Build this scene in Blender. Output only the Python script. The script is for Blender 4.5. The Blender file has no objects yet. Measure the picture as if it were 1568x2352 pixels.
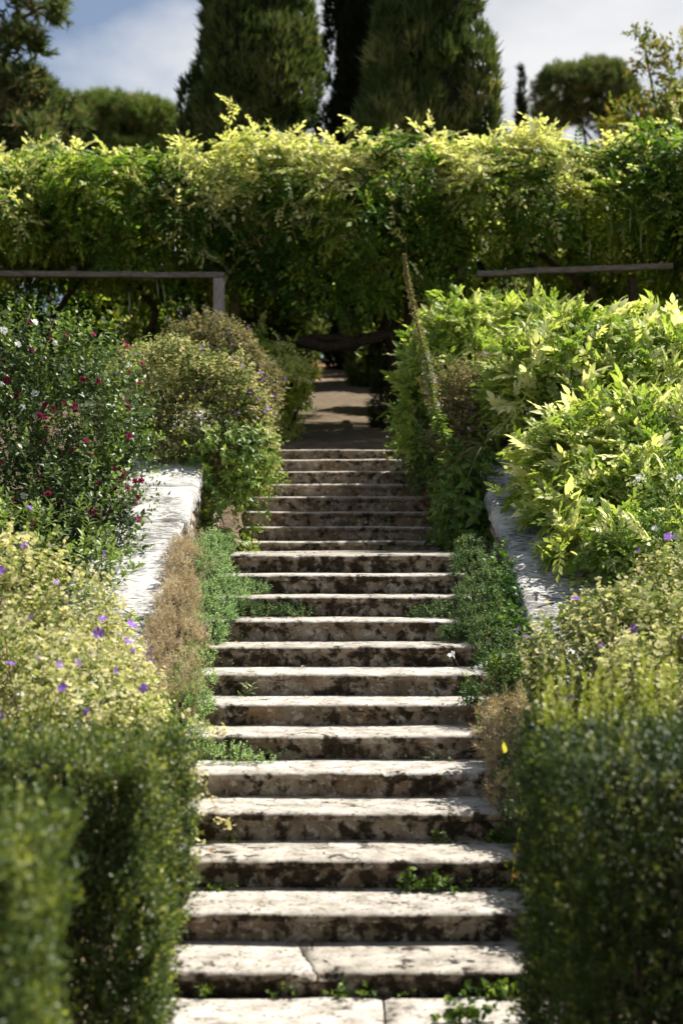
import bpy, math
import numpy as np
from math import radians, sin, cos, pi

# ------------------------------------------------------------------ camera, sky, sun, exposure
scene = bpy.context.scene
COL = scene.collection
EYE = 2.0625
cam_d = bpy.data.cameras.new("camera")
cam = bpy.data.objects.new("camera", cam_d)
COL.objects.link(cam)
cam.location = (0, 0, EYE)
cam.rotation_euler = (radians(90), 0, 0)
cam_d.sensor_fit = 'VERTICAL'
cam_d.sensor_height = 36
cam_d.lens = 50
cam_d.shift_y = 64 / 2352
cam_d.clip_start = 0.1
cam_d.clip_end = 3000
cam_d.dof.use_dof = True
cam_d.dof.focus_distance = 10.8
cam_d.dof.aperture_fstop = 1.6
scene.camera = cam

SUN_AZ, SUN_EL = 62.0, 55.0          # degrees right of the view axis, degrees up
world = bpy.data.worlds.new("World")
scene.world = world
world.use_nodes = True
wn, wl = world.node_tree.nodes, world.node_tree.links
wn.clear()
w_out = wn.new('ShaderNodeOutputWorld')
w_bg = wn.new('ShaderNodeBackground')
w_bg.inputs['Strength'].default_value = 0.048
w_sky = wn.new('ShaderNodeTexSky')
w_sky.sky_type = 'NISHITA'
w_sky.sun_disc = False
w_sky.sun_elevation = radians(SUN_EL)
w_sky.sun_rotation = radians(SUN_AZ)
w_sky.dust_density = 1.2
w_sky.ozone_density = 1.6
w_tc = wn.new('ShaderNodeTexCoord')
w_map = wn.new('ShaderNodeMapping')
w_map.inputs['Scale'].default_value = (1, 1, 1.9)
w_map.inputs['Location'].default_value = (3.27, 0.4, 1.35)
w_noise = wn.new('ShaderNodeTexNoise')
w_noise.inputs['Scale'].default_value = 2.6
w_noise.inputs['Detail'].default_value = 7
w_noise.inputs['Roughness'].default_value = 0.52
w_ramp = wn.new('ShaderNodeValToRGB')
w_ramp.color_ramp.elements[0].position = 0.49
w_ramp.color_ramp.elements[1].position = 0.63
w_ramp.color_ramp.elements[0].color = (0.10, 0.10, 0.10, 1)
w_n2 = wn.new('ShaderNodeTexNoise')
w_n2.inputs['Scale'].default_value = 5.5
w_n2.inputs['Detail'].default_value = 6
w_r2 = wn.new('ShaderNodeValToRGB')
w_r2.color_ramp.elements[0].position = 0.35
w_r2.color_ramp.elements[0].color = (0.70, 0.72, 0.76, 1)
w_r2.color_ramp.elements[1].position = 0.62
w_mul = wn.new('ShaderNodeMix')
w_mul.data_type = 'RGBA'
w_mul.blend_type = 'MULTIPLY'
w_mul.inputs[0].default_value = 1
w_mul.inputs[7].default_value = (8.6, 8.7, 8.9, 1)
wl.new(w_map.outputs['Vector'], w_n2.inputs['Vector'])
wl.new(w_n2.outputs['Fac'], w_r2.inputs['Fac'])
wl.new(w_r2.outputs['Color'], w_mul.inputs[6])
w_mix = wn.new('ShaderNodeMix')
w_mix.data_type = 'RGBA'
wl.new(w_mul.outputs[2], w_mix.inputs[7])
wl.new(w_tc.outputs['Generated'], w_map.inputs['Vector'])
wl.new(w_map.outputs['Vector'], w_noise.inputs['Vector'])
wl.new(w_noise.outputs['Fac'], w_ramp.inputs['Fac'])
wl.new(w_ramp.outputs['Color'], w_mix.inputs[0])
wl.new(w_sky.outputs['Color'], w_mix.inputs[6])
wl.new(w_mix.outputs[2], w_bg.inputs['Color'])
wl.new(w_bg.outputs['Background'], w_out.inputs['Surface'])

sun_d = bpy.data.lights.new("sun", 'SUN')
sun_d.energy = 5.0
sun_d.angle = radians(0.53)
sun_d.color = (1.0, 0.945, 0.86)
sun = bpy.data.objects.new("sun", sun_d)
COL.objects.link(sun)
sun.rotation_euler = (radians(90 - SUN_EL), 0, radians(180 - SUN_AZ))
sun.location = (6, 9, 14)

scene.view_settings.view_transform = 'Standard'
scene.view_settings.look = 'None'
scene.view_settings.exposure = 1.12
scene.view_settings.gamma = 1
scene.view_settings.use_curve_mapping = False
scene.render.engine = 'CYCLES'
cy = scene.cycles
cy.use_denoising = True
cy.max_bounces = 5
cy.diffuse_bounces = 3
cy.glossy_bounces = 1
cy.transmission_bounces = 2
cy.adaptive_threshold = 0.03
cy.sample_clamp_indirect = 8
cy.caustics_reflective = False
cy.caustics_refractive = False

# ------------------------------------------------------------------ helpers
RNG = np.random.default_rng(11)
UP = np.array([0., 0., 1.])


def link(o, parent=None):
    COL.objects.link(o)
    if parent is not None:
        o.parent = parent
    return o


def tag(o, label=None, cat=None, group=None, kind=None):
    if label: o['label'] = label
    if cat: o['category'] = cat
    if group: o['group'] = group
    if kind: o['kind'] = kind
    return o


def empty(name, loc, label, cat, group=None, kind=None):
    o = bpy.data.objects.new(name, None)
    o.empty_display_size = 0.1
    link(o)
    o.location = loc
    return tag(o, label, cat, group, kind)


def make_mesh(name, V, F, mat=None, attrs=None, smooth=True):
    """V (n,3); F list of faces or int array (m,k)"""
    me = bpy.data.meshes.new(name)
    V = np.asarray(V, dtype=np.float32)
    if isinstance(F, np.ndarray):
        m, k = F.shape
        me.vertices.add(len(V))
        me.vertices.foreach_set('co', V.ravel())
        me.loops.add(m * k)
        me.loops.foreach_set('vertex_index', F.astype(np.int32).ravel())
        me.polygons.add(m)
        me.polygons.foreach_set('loop_start', np.arange(0, m * k, k, dtype=np.int32))
        me.update(calc_edges=True)
    else:
        me.from_pydata([tuple(v) for v in V.tolist()], [], [tuple(f) for f in F])
        me.update()
    if attrs:
        for an, av in attrs.items():
            a = me.attributes.new(an, 'FLOAT', 'POINT')
            a.data.foreach_set('value', np.asarray(av, dtype=np.float32))
    if smooth:
        me.polygons.foreach_set('use_smooth', np.ones(len(me.polygons), dtype=bool))
    if mat is not None:
        me.materials.append(mat)
    return me


def obj(name, me, parent=None, loc=None):
    o = bpy.data.objects.new(name, me)
    link(o, parent)
    if loc is not None:
        o.location = loc
    return o


def norm(v):
    return v / np.maximum(np.linalg.norm(v, axis=-1, keepdims=True), 1e-9)


def wobble(P, freq, seed, octaves=3):
    """cheap smooth noise in about -1..1"""
    r = np.random.default_rng(seed)
    out = np.zeros(len(P))
    amp, tot = 1.0, 0.0
    for o in range(octaves):
        for _ in range(4):
            k = r.normal(size=3) * freq * (1.9 ** o)
            out += amp * np.sin(P @ k + r.uniform(0, 6.28))
        tot += amp * 2.0
        amp *= 0.55
    return out / tot


def tube(points, radii, sides=6):
    P = np.asarray(points, float)
    R = np.asarray(radii, float)
    n = len(P)
    T = norm(np.gradient(P, axis=0))
    ref = np.array([0.31, 0.77, 0.55])
    U = norm(np.cross(T, ref))
    W = np.cross(T, U)
    a = np.linspace(0, 2 * pi, sides, endpoint=False)
    V = (P[:, None, :] + R[:, None, None] * (np.cos(a)[None, :, None] * U[:, None, :] + np.sin(a)[None, :, None] * W[:, None, :])).reshape(-1, 3)
    F = []
    for i in range(n - 1):
        for j in range(sides):
            b, c = i * sides + j, i * sides + (j + 1) % sides
            F += [(b, c, c + sides), (b, c + sides, b + sides)]
    V = np.vstack([V, P[0], P[-1]])
    e0, e1 = n * sides, n * sides + 1
    for j in range(sides):
        F.append((e0, (j + 1) % sides, j))
        F.append((e1, (n - 1) * sides + j, (n - 1) * sides + (j + 1) % sides))
    return V, np.array(F)


def join(parts):
    Vs, Fs, n = [], [], 0
    for V, F in parts:
        Vs.append(V)
        Fs.append(np.asarray(F) + n)
        n += len(V)
    return np.vstack(Vs), np.vstack(Fs)


def box_vf(x0, x1, y0, y1, z0, z1):
    V = np.array([(x, y, z) for z in (z0, z1) for y in (y0, y1) for x in (x0, x1)], float)
    F = np.array([(0, 2, 3, 1), (4, 5, 7, 6), (0, 1, 5, 4), (2, 6, 7, 3), (0, 4, 6, 2), (1, 3, 7, 5)])
    return V, F


# ------------------------------------------------------------------ materials
class NT:
    def __init__(s, name):
        s.m = bpy.data.materials.new(name)
        s.m.use_nodes = True
        s.n, s.l = s.m.node_tree.nodes, s.m.node_tree.links
        s.n.clear()
        s.out = s.n.new('ShaderNodeOutputMaterial')

    def node(s, t, **kw):
        nd = s.n.new(t)
        for k, v in kw.items():
            setattr(nd, k, v)
        return nd

    def put(s, sock, v):
        if hasattr(v, 'is_output') or isinstance(v, bpy.types.NodeSocket):
            s.l.new(v, sock)
        else:
            sock.default_value = v

    def noise(s, scale, detail=5, rough=0.55, vec=None, dist=0.0):
        nd = s.node('ShaderNodeTexNoise')
        nd.inputs['Scale'].default_value = scale
        nd.inputs['Detail'].default_value = detail
        nd.inputs['Roughness'].default_value = rough
        nd.inputs['Distortion'].default_value = dist
        if vec is not None:
            s.l.new(vec, nd.inputs['Vector'])
        return nd.outputs['Fac']

    def ramp(s, fac, stops):
        nd = s.node('ShaderNodeValToRGB')
        cr = nd.color_ramp
        while len(cr.elements) < len(stops):
            cr.elements.new(0.5)
        for e, (p, c) in zip(cr.elements, stops):
            e.position = p
            e.color = (c[0], c[1], c[2], 1) if not isinstance(c, (int, float)) else (c, c, c, 1)
        s.put(nd.inputs['Fac'], fac)
        return nd.outputs['Color']

    def mix(s, fac, a, b, mode='MIX'):
        nd = s.node('ShaderNodeMix', data_type='RGBA', blend_type=mode)
        s.put(nd.inputs[0], fac)
        for i, v in ((6, a), (7, b)):
            if isinstance(v, tuple):
                v = (v[0], v[1], v[2], 1)
            s.put(nd.inputs[i], v)
        return nd.outputs[2]

    def math(s, op, a, b=0.0, clamp=False):
        nd = s.node('ShaderNodeMath', operation=op, use_clamp=clamp)
        s.put(nd.inputs[0], a)
        s.put(nd.inputs[1], b)
        return nd.outputs[0]

    def pos(s):
        return s.node('ShaderNodeNewGeometry').outputs['Position']

    def attr(s, name):
        return s.node('ShaderNodeAttribute', attribute_name=name).outputs['Fac']

    def principled(s, color, rough=0.8, spec=0.3, bump=None, strength=0.5, dist=0.01):
        p = s.node('ShaderNodeBsdfPrincipled')
        if isinstance(color, tuple):
            color = (color[0], color[1], color[2], 1)
        s.put(p.inputs['Base Color'], color)
        s.put(p.inputs['Roughness'], rough)
        p.inputs['Specular IOR Level'].default_value = spec
        if bump is not None:
            b = s.node('ShaderNodeBump')
            b.inputs['Strength'].default_value = strength
            b.inputs['Distance'].default_value = dist
            s.l.new(bump, b.inputs['Height'])
            s.l.new(b.outputs['Normal'], p.inputs['Normal'])
        return p.outputs['BSDF']

    def done(s, shader):
        s.l.new(shader, s.out.inputs['Surface'])
        return s.m


def leaf_mat(name, dark, mid, light, young=None, rough=0.5, spec=0.35, trans=0.42, tgain=1.25):
    """leaf colour from the per-leaf attributes tone (0..1) and age (1 = young shoot; on the vine top also painted sun)"""
    t = NT(name)
    c = t.ramp(t.attr('tone'), [(0.0, dark), (0.5, mid), (1.0, light)])
    if young is not None:
        c = t.mix(t.attr('age'), c, young)
    p = t.principled(c, rough, spec)
    tr = t.node('ShaderNodeBsdfTranslucent')
    tc = t.mix(1.0, c, (tgain * 1.02, tgain * 1.08, tgain * 0.62), 'MULTIPLY')
    t.l.new(tc, tr.inputs['Color'])
    ms = t.node('ShaderNodeMixShader')
    ms.inputs[0].default_value = trans
    t.l.new(p, ms.inputs[1])
    t.l.new(tr.outputs[0], ms.inputs[2])
    return t.done(ms.outputs[0])


def petal_mat(name, col, trans=0.4):
    t = NT(name)
    p = t.principled(col, 0.6, 0.2)
    tr = t.node('ShaderNodeBsdfTranslucent')
    tr.inputs['Color'].default_value = (*col, 1)
    ms = t.node('ShaderNodeMixShader')
    ms.inputs[0].default_value = trans
    t.l.new(p, ms.inputs[1])
    t.l.new(tr.outputs[0], ms.inputs[2])
    return t.done(ms.outputs[0])


def stone_step_mat(name='mossy_limestone', less=0.0):
    t = NT(name)
    p = t.pos()
    geo = t.node('ShaderNodeNewGeometry')
    sep = t.node('ShaderNodeSeparateXYZ')
    t.l.new(geo.outputs['Normal'], sep.inputs[0])
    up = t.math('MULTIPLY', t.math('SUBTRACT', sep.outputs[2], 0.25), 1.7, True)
    n1 = t.noise(6, 9, 0.62, p)
    base = t.ramp(n1, [(0.30, (0.105, 0.076, 0.052)), (0.47, (0.225, 0.178, 0.130)), (0.66, (0.40, 0.35, 0.285))])
    fine = t.noise(70, 5, 0.7, p)
    base = t.mix(0.5, base, t.ramp(fine, [(0.3, 0.42), (0.7, 1.0)]), 'MULTIPLY')
    warm = t.ramp(t.noise(3.3, 4, 0.6, p), [(0.5, 0.0), (0.72, 0.55)])
    base = t.mix(warm, base, (0.25, 0.155, 0.082))
    pale = t.ramp(t.noise(19, 4, 0.6, p, 0.4), [(0.55, 0.0), (0.62, 0.7)])
    base = t.mix(pale, base, (0.46, 0.43, 0.375))
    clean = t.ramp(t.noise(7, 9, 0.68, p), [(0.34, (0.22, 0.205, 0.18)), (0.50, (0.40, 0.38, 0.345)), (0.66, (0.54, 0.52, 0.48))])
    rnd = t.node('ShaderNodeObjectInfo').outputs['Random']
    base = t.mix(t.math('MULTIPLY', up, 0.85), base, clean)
    # dark moss and lichen crusts: thick on the risers, thin and broken on the worn treads
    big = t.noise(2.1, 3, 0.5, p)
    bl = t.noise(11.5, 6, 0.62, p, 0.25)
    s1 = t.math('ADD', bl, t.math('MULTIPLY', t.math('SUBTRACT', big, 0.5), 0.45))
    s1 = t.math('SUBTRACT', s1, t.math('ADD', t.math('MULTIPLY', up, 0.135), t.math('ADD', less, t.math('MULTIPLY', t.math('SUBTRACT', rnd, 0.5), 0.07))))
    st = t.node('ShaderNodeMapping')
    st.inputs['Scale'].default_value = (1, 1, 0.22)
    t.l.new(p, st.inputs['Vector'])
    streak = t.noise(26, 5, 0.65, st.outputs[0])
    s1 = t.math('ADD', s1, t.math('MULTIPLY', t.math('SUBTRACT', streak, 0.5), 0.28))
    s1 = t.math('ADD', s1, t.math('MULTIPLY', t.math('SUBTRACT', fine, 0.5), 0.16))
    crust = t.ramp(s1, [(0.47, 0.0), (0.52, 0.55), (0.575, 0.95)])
    spk = t.noise(48, 4, 0.65, p)
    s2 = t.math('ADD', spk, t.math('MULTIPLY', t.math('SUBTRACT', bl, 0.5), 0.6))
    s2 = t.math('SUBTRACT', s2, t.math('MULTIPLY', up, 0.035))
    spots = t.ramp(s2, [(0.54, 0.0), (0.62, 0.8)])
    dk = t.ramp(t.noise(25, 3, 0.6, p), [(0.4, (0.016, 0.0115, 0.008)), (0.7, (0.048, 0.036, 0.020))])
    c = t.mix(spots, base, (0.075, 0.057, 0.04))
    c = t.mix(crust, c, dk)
    c = t.mix(1.0, c, t.ramp(rnd, [(0.0, (0.86, 0.84, 0.80)), (1.0, (1.08, 1.07, 1.06))]), 'MULTIPLY')
    h = t.math('ADD', t.math('MULTIPLY', fine, 0.35), t.math('MULTIPLY', n1, 1.0))
    h = t.math('ADD', h, t.math('MULTIPLY', t.math('ADD', crust, spots), 0.25))
    return t.done(t.principled(c, 0.92, 0.15, h, 0.7, 0.012))


def coping_mat():
    t = NT('weathered_coping')
    p = t.pos()
    n1 = t.noise(5, 8, 0.6, p)
    c = t.ramp(n1, [(0.3, (0.30, 0.30, 0.29)), (0.5, (0.44, 0.435, 0.415)), (0.65, (0.54, 0.53, 0.505))])
    mp = t.node('ShaderNodeMapping')
    mp.inputs['Scale'].default_value = (9, 26, 26)
    t.l.new(p, mp.inputs['Vector'])
    pit = t.noise(1.5, 7, 0.7, mp.outputs[0])
    reg = t.noise(2.2, 3, 0.5, p)
    s = t.math('ADD', pit, t.math('MULTIPLY', t.math('SUBTRACT', reg, 0.5), 0.5))
    lich = t.ramp(s, [(0.50, 0.0), (0.60, 0.85)])
    c = t.mix(lich, c, (0.085, 0.08, 0.075))
    orange = t.ramp(t.noise(7, 3, 0.6, p), [(0.69, 0.0), (0.72, 0.7)])
    c = t.mix(orange, c, (0.42, 0.22, 0.06))
    return t.done(t.principled(c, 0.9, 0.2, t.math('SUBTRACT', n1, t.math('MULTIPLY', lich, 0.4)), 0.7, 0.012))


def rubble_mat():
    t = NT('rubble_stone')
    p = t.pos()
    n1 = t.noise(9, 8, 0.65, p)
    c = t.ramp(n1, [(0.3, (0.15, 0.115, 0.085)), (0.5, (0.30, 0.25, 0.20)), (0.68, (0.47, 0.42, 0.36))])
    m = t.ramp(t.noise(14, 5, 0.6, p), [(0.52, 0.0), (0.58, 0.8)])
    c = t.mix(m, c, (0.045, 0.04, 0.022))
    return t.done(t.principled(c, 0.95, 0.1, n1, 0.9, 0.02))


def simple_mat(name, stops, scale, rough=0.9, bump=0.5, dist=0.01, stretch=None, spec=0.2):
    t = NT(name)
    p = t.pos()
    v = p
    if stretch:
        mp = t.node('ShaderNodeMapping')
        mp.inputs['Scale'].default_value = stretch
        t.l.new(p, mp.inputs['Vector'])
        v = mp.outputs[0]
    n = t.noise(scale, 7, 0.62, v)
    return t.done(t.principled(t.ramp(n, stops), rough, spec, n, bump, dist))


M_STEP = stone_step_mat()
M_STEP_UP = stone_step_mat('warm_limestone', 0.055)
M_COPING = coping_mat()
M_RUBBLE = rubble_mat()
M_SOIL = simple_mat('soil', [(0.3, (0.06, 0.042, 0.026)), (0.55, (0.12, 0.09, 0.055)), (0.7, (0.16, 0.13, 0.07))], 6)
M_PATH = simple_mat('earth_path', [(0.3, (0.38, 0.17, 0.09)), (0.5, (0.58, 0.32, 0.195)), (0.7, (0.70, 0.46, 0.30))], 4.0, dist=.03)
M_TIMBER = simple_mat('grey_timber', [(0.3, (0.07, 0.058, 0.045)), (0.6, (0.20, 0.175, 0.145))], 9, stretch=(1, 6, 6))
M_POST = simple_mat('grey_post_timber', [(0.3, (0.16, 0.14, 0.125)), (0.6, (0.33, 0.30, 0.275))], 9, stretch=(6, 6, 1))
M_BARK = simple_mat('bark', [(0.3, (0.035, 0.025, 0.018)), (0.65, (0.11, 0.08, 0.055))], 14, stretch=(2, 2, 0.6))
M_VINE = simple_mat('vine_bark', [(0.3, (0.016, 0.011, 0.008)), (0.65, (0.055, 0.037, 0.025))], 22, bump=1, dist=.03)
M_STEM = simple_mat('green_stem', [(0.3, (0.06, 0.065, 0.025)), (0.65, (0.12, 0.12, 0.05))], 20)
M_REDSTEM = simple_mat('reddish_stem', [(0.3, (0.12, 0.055, 0.03)), (0.65, (0.22, 0.12, 0.06))], 20)
M_STRAW = simple_mat('straw', [(0.3, (0.38, 0.27, 0.14)), (0.65, (0.55, 0.42, 0.25))], 30)

L_WIST = leaf_mat('wisteria_leaf', (0.030, 0.080, 0.010), (0.095, 0.175, 0.020), (0.310, 0.370, 0.055), (0.840, 0.780, 0.380), rough=.55, spec=.2, trans=0.45, tgain=1.35)
L_SHRUB = leaf_mat('bright_leaf', (0.085, 0.165, 0.022), (0.270, 0.355, 0.060), (0.580, 0.600, 0.180), (0.880, 0.840, 0.520), rough=.5, spec=.22, trans=0.45, tgain=1.25)
L_HIB = leaf_mat('hibiscus_leaf', (0.022, 0.048, 0.016), (0.060, 0.100, 0.030), (0.140, 0.190, 0.060), (0.240, 0.340, 0.060), rough=0.42, spec=0.35, trans=0.35)
L_GER = leaf_mat('geranium_leaf', (0.100, 0.145, 0.035), (0.320, 0.350, 0.140), (0.550, 0.520, 0.280), (0.780, 0.670, 0.450), rough=.65, spec=.12, trans=0.4)
L_GERG = leaf_mat('geranium_green_leaf', (0.050, 0.095, 0.022), (0.170, 0.210, 0.070), (0.400, 0.380, 0.180), (0.640, 0.520, 0.320), rough=.65, spec=.12, trans=0.38)
L_GERB = leaf_mat('geranium_brown_leaf', (0.050, 0.070, 0.020), (0.130, 0.130, 0.055), (0.250, 0.210, 0.115), (0.400, 0.310, 0.180), rough=.65, spec=.12, trans=0.34)
L_IVY = leaf_mat('trailing_leaf', (0.032, 0.085, 0.016), (0.10, 0.18, 0.034), (0.24, 0.32, 0.07), (0.40, 0.46, 0.12), rough=0.45, spec=0.3, trans=0.38)
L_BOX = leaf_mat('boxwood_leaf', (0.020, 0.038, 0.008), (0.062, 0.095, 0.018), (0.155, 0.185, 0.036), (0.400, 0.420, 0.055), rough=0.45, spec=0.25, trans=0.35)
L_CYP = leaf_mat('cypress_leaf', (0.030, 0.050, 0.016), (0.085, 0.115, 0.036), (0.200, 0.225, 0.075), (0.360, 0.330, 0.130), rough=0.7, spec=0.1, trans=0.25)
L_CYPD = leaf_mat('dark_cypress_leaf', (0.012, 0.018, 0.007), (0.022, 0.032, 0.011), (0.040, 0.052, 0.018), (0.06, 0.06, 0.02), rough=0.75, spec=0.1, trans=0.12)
L_PINE = leaf_mat('pine_needle', (0.050, 0.090, 0.020), (0.130, 0.185, 0.045), (0.240, 0.290, 0.085), (0.300, 0.240, 0.110), rough=0.65, spec=0.1, trans=0.3)
L_PINEB = leaf_mat('brownish_pine_needle', (0.042, 0.066, 0.024), (0.100, 0.135, 0.045), (0.190, 0.220, 0.080), (0.250, 0.200, 0.100), rough=0.65, spec=0.1, trans=0.3)
L_AUT = leaf_mat('autumn_tree_leaf', (0.060, 0.090, 0.018), (0.170, 0.200, 0.035), (0.310, 0.310, 0.060), (0.420, 0.250, 0.060), rough=.6, spec=.15, trans=0.4)
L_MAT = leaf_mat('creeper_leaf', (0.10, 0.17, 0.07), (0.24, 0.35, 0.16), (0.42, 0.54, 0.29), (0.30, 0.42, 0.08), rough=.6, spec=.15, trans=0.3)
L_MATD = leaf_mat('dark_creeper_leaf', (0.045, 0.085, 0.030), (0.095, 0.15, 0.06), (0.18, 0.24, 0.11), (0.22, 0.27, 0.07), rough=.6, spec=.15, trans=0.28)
L_DRY = leaf_mat('dry_creeper', (0.340, 0.250, 0.180), (0.500, 0.390, 0.290), (0.680, 0.560, 0.440), (0.520, 0.460, 0.220), rough=0.8, spec=0.1, trans=0.25)
L_WEED = leaf_mat('weed_leaf', (0.022, 0.055, 0.012), (0.05, 0.10, 0.020), (0.10, 0.165, 0.03), (0.38, 0.48, 0.04), rough=.55, spec=.2, trans=0.35)
L_GREYW = leaf_mat('grey_weed_leaf', (0.09, 0.14, 0.06), (0.18, 0.24, 0.12), (0.30, 0.36, 0.20), (0.36, 0.40, 0.16), rough=.6, spec=.15, trans=0.3)
L_ROSE = leaf_mat('rose_leaf', (0.05, 0.11, 0.025), (0.14, 0.23, 0.055), (0.28, 0.36, 0.11), (0.44, 0.46, 0.12), rough=0.45, spec=0.3, trans=0.35)
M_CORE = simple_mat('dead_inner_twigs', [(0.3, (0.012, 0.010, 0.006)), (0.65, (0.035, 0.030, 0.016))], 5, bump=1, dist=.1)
M_PURPLE = petal_mat('purple_petal', (0.30, 0.13, 0.62))
M_RED = petal_mat('crimson_petal', (0.27, 0.018, 0.075))
M_WHITE = petal_mat('white_petal', (0.82, 0.83, 0.80))
M_LILAC = petal_mat('lilac_petal', (0.50, 0.48, 0.78))
M_YLEAF = petal_mat('yellow_leaf', (0.62, 0.58, 0.03))
M_BRLEAF = petal_mat('brown_leaf', (0.30, 0.13, 0.05), 0.25)
M_POD = petal_mat('seed_pod_skin', (0.24, 0.27, 0.15), 0.2)

# ------------------------------------------------------------------ leaf templates (length 1 along +Y, upper side +Z)


def t_diamond(w=0.5, fold=0.06):
    V = np.array([(0, 0, 0), (-w / 2, .5, fold), (w / 2, .5, fold), (0, 1, 0)], float)
    return V, np.array([(0, 2, 1), (1, 2, 3)])


def t_leaf(w=0.45, fold=0.09, curl=0.12, peak=0.45):
    V = np.array([(0, 0, 0), (-w / 2, peak, fold), (w / 2, peak, fold), (0, peak + .04, 0), (0, 1, -curl)], float)
    return V, np.array([(0, 3, 1), (0, 2, 3), (1, 3, 4), (3, 2, 4)])


def t_ovate(w=0.5, fold=0.08, curl=0.2, peak=0.35):
    ys = [0.16, peak, 0.72]
    ws = [w * .36, w * .5, w * .29]
    V = [(0, 0, 0)]
    for y, ww in zip(ys, ws):
        zc = -curl * y * y
        V += [(-ww, y, zc + fold), (0, y + .02, zc), (ww, y, zc + fold)]
    V.append((0, 1, -curl))
    F = [(0, 2, 1), (0, 3, 2)]
    for r in (0, 1):
        a = 1 + 3 * r
        F += [(a, a + 1, a + 4), (a, a + 4, a + 3), (a + 1, a + 2, a + 5), (a + 1, a + 5, a + 4)]
    F += [(7, 8, 10), (8, 9, 10)]
    return np.array(V, float), np.array(F)


def t_palmate(lobes=5, seed=0):
    r = np.random.default_rng(seed)
    V = [(0, 0.35, -0.05)]
    n = lobes + 2
    for i in range(n):
        a = radians(-150 + 300 * i / (n - 1))
        rad = (0.64 if i % 2 else 0.46) * r.uniform(.9, 1.1)
        V.append((rad * sin(a), 0.35 + rad * cos(a), 0.05 * r.uniform(-1, 1) + (0.04 if i % 2 else 0)))
    F = [(0, i + 2, i + 1) for i in range(n - 1)]
    return np.array(V, float), np.array(F)


def place(T, pos, yaw, pitch, roll, size):
    """move a template: roll about Y, pitch about X, yaw about Z"""
    V, F = T
    cr, sr = cos(roll), sin(roll)
    A = np.array([[cr, 0, sr], [0, 1, 0], [-sr, 0, cr]])
    cp, sp = cos(pitch), sin(pitch)
    B = np.array([[1, 0, 0], [0, cp, -sp], [0, sp, cp]])
    cw, sw = cos(yaw), sin(yaw)
    C = np.array([[cw, -sw, 0], [sw, cw, 0], [0, 0, 1]])
    return (V * size) @ (C @ B @ A).T + np.asarray(pos), F


def t_pinnate(pairs=5, leaf=None, droop=0.5, spread=58, leaflen=0.3, seed=0, base_clear=0.15):
    r = np.random.default_rng(seed)
    parts = []
    leaf = leaf or t_leaf(0.36, 0.05, 0.15)
    pts = []
    for i in range(8):
        u = i / 7
        pts.append((0.05 * sin(u * 3 + seed), u, -droop * u * u))
    P = np.array(pts)

    def at(u):
        return np.array([np.interp(u, np.linspace(0, 1, 8), P[:, k]) for k in range(3)])
    for i in range(pairs):
        u = base_clear + (1 - base_clear) * i / pairs
        s = leaflen * (1.05 - 0.45 * abs(u - 0.5)) * r.uniform(.85, 1.15)
        for sg in (-1, 1):
            parts.append(place(leaf, at(u + r.uniform(-.02, .02)), sg * -radians(spread + r.uniform(-12, 12)),
                               -droop * u + r.uniform(-.35, .15), sg * r.uniform(-.1, .45), s))
    parts.append(place(leaf, at(0.97), r.uniform(-.2, .2), -1.2 * droop, 0, leaflen * 1.1))
    w = 0.008
    V = np.array([P[0] + (w, 0, 0), P[0] - (w, 0, 0), P[4], P[7]])
    parts.append((V, np.array([(0, 1, 2), (0, 2, 3)])))
    return join(parts)


def t_tuft(n=7, spread=0.6, w=0.05, seed=0):
    """needles or blades fanning from one point"""
    r = np.random.default_rng(seed)
    V, F = [], []
    for i in range(n):
        d = norm(np.array([r.normal() * spread, 1.0, r.normal() * spread]))
        sd = norm(np.cross(d, r.normal(size=3))) * w
        L = r.uniform(.7, 1.05)
        k = len(V)
        V += [sd * 1.1, -sd * 1.1, d * L]
        F += [(k, k + 1, k + 2)]
    return np.array(V), np.array(F)


def t_flower(petals=5, cup=0.3, wide=0.62, seed=0):
    r = np.random.default_rng(seed)
    V, F = [(0, 0, 0)], []
    for i in range(petals):
        a = 2 * pi * i / petals + r.uniform(-.1, .1)
        for da, rad in ((-0.55, 0.72), (-0.2, 1.0), (0.2, 1.0), (0.55, 0.72)):
            b = a + da * (wide / 0.62)
            rr = rad * r.uniform(.92, 1.08)
            V.append((rr * cos(b), rr * sin(b), cup * rr * rr + r.uniform(-.04, .04)))
        k = 1 + 4 * i
        F += [(0, k, k + 1), (0, k + 1, k + 2), (0, k + 2, k + 3)]
    return np.array(V, float), np.array(F)


def t_double_flower(layers=3, seed=0):
    parts = []
    for k in range(layers):
        V, F = t_flower(5, 0.25 + 0.55 * k, 0.62, seed + k)
        s = 1.0 - 0.22 * k
        a = 0.6 * k
        R = np.array([[cos(a), -sin(a), 0], [sin(a), cos(a), 0], [0, 0, 1]])
        parts.append((V * s @ R.T + (0, 0, 0.1 * k), F))
    return join(parts)


# ------------------------------------------------------------------ scattering
def frames(d, n):
    """matrices with columns X, Y (=d), Z (~n)"""
    d = norm(d)
    x = np.cross(d, n)
    bad = np.linalg.norm(x, axis=1) < 1e-4
    x[bad] = np.cross(d[bad], np.array([.3, .5, .8]))
    x = norm(x)
    z = np.cross(x, d)
    return np.stack([x, d, z], axis=2)


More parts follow.
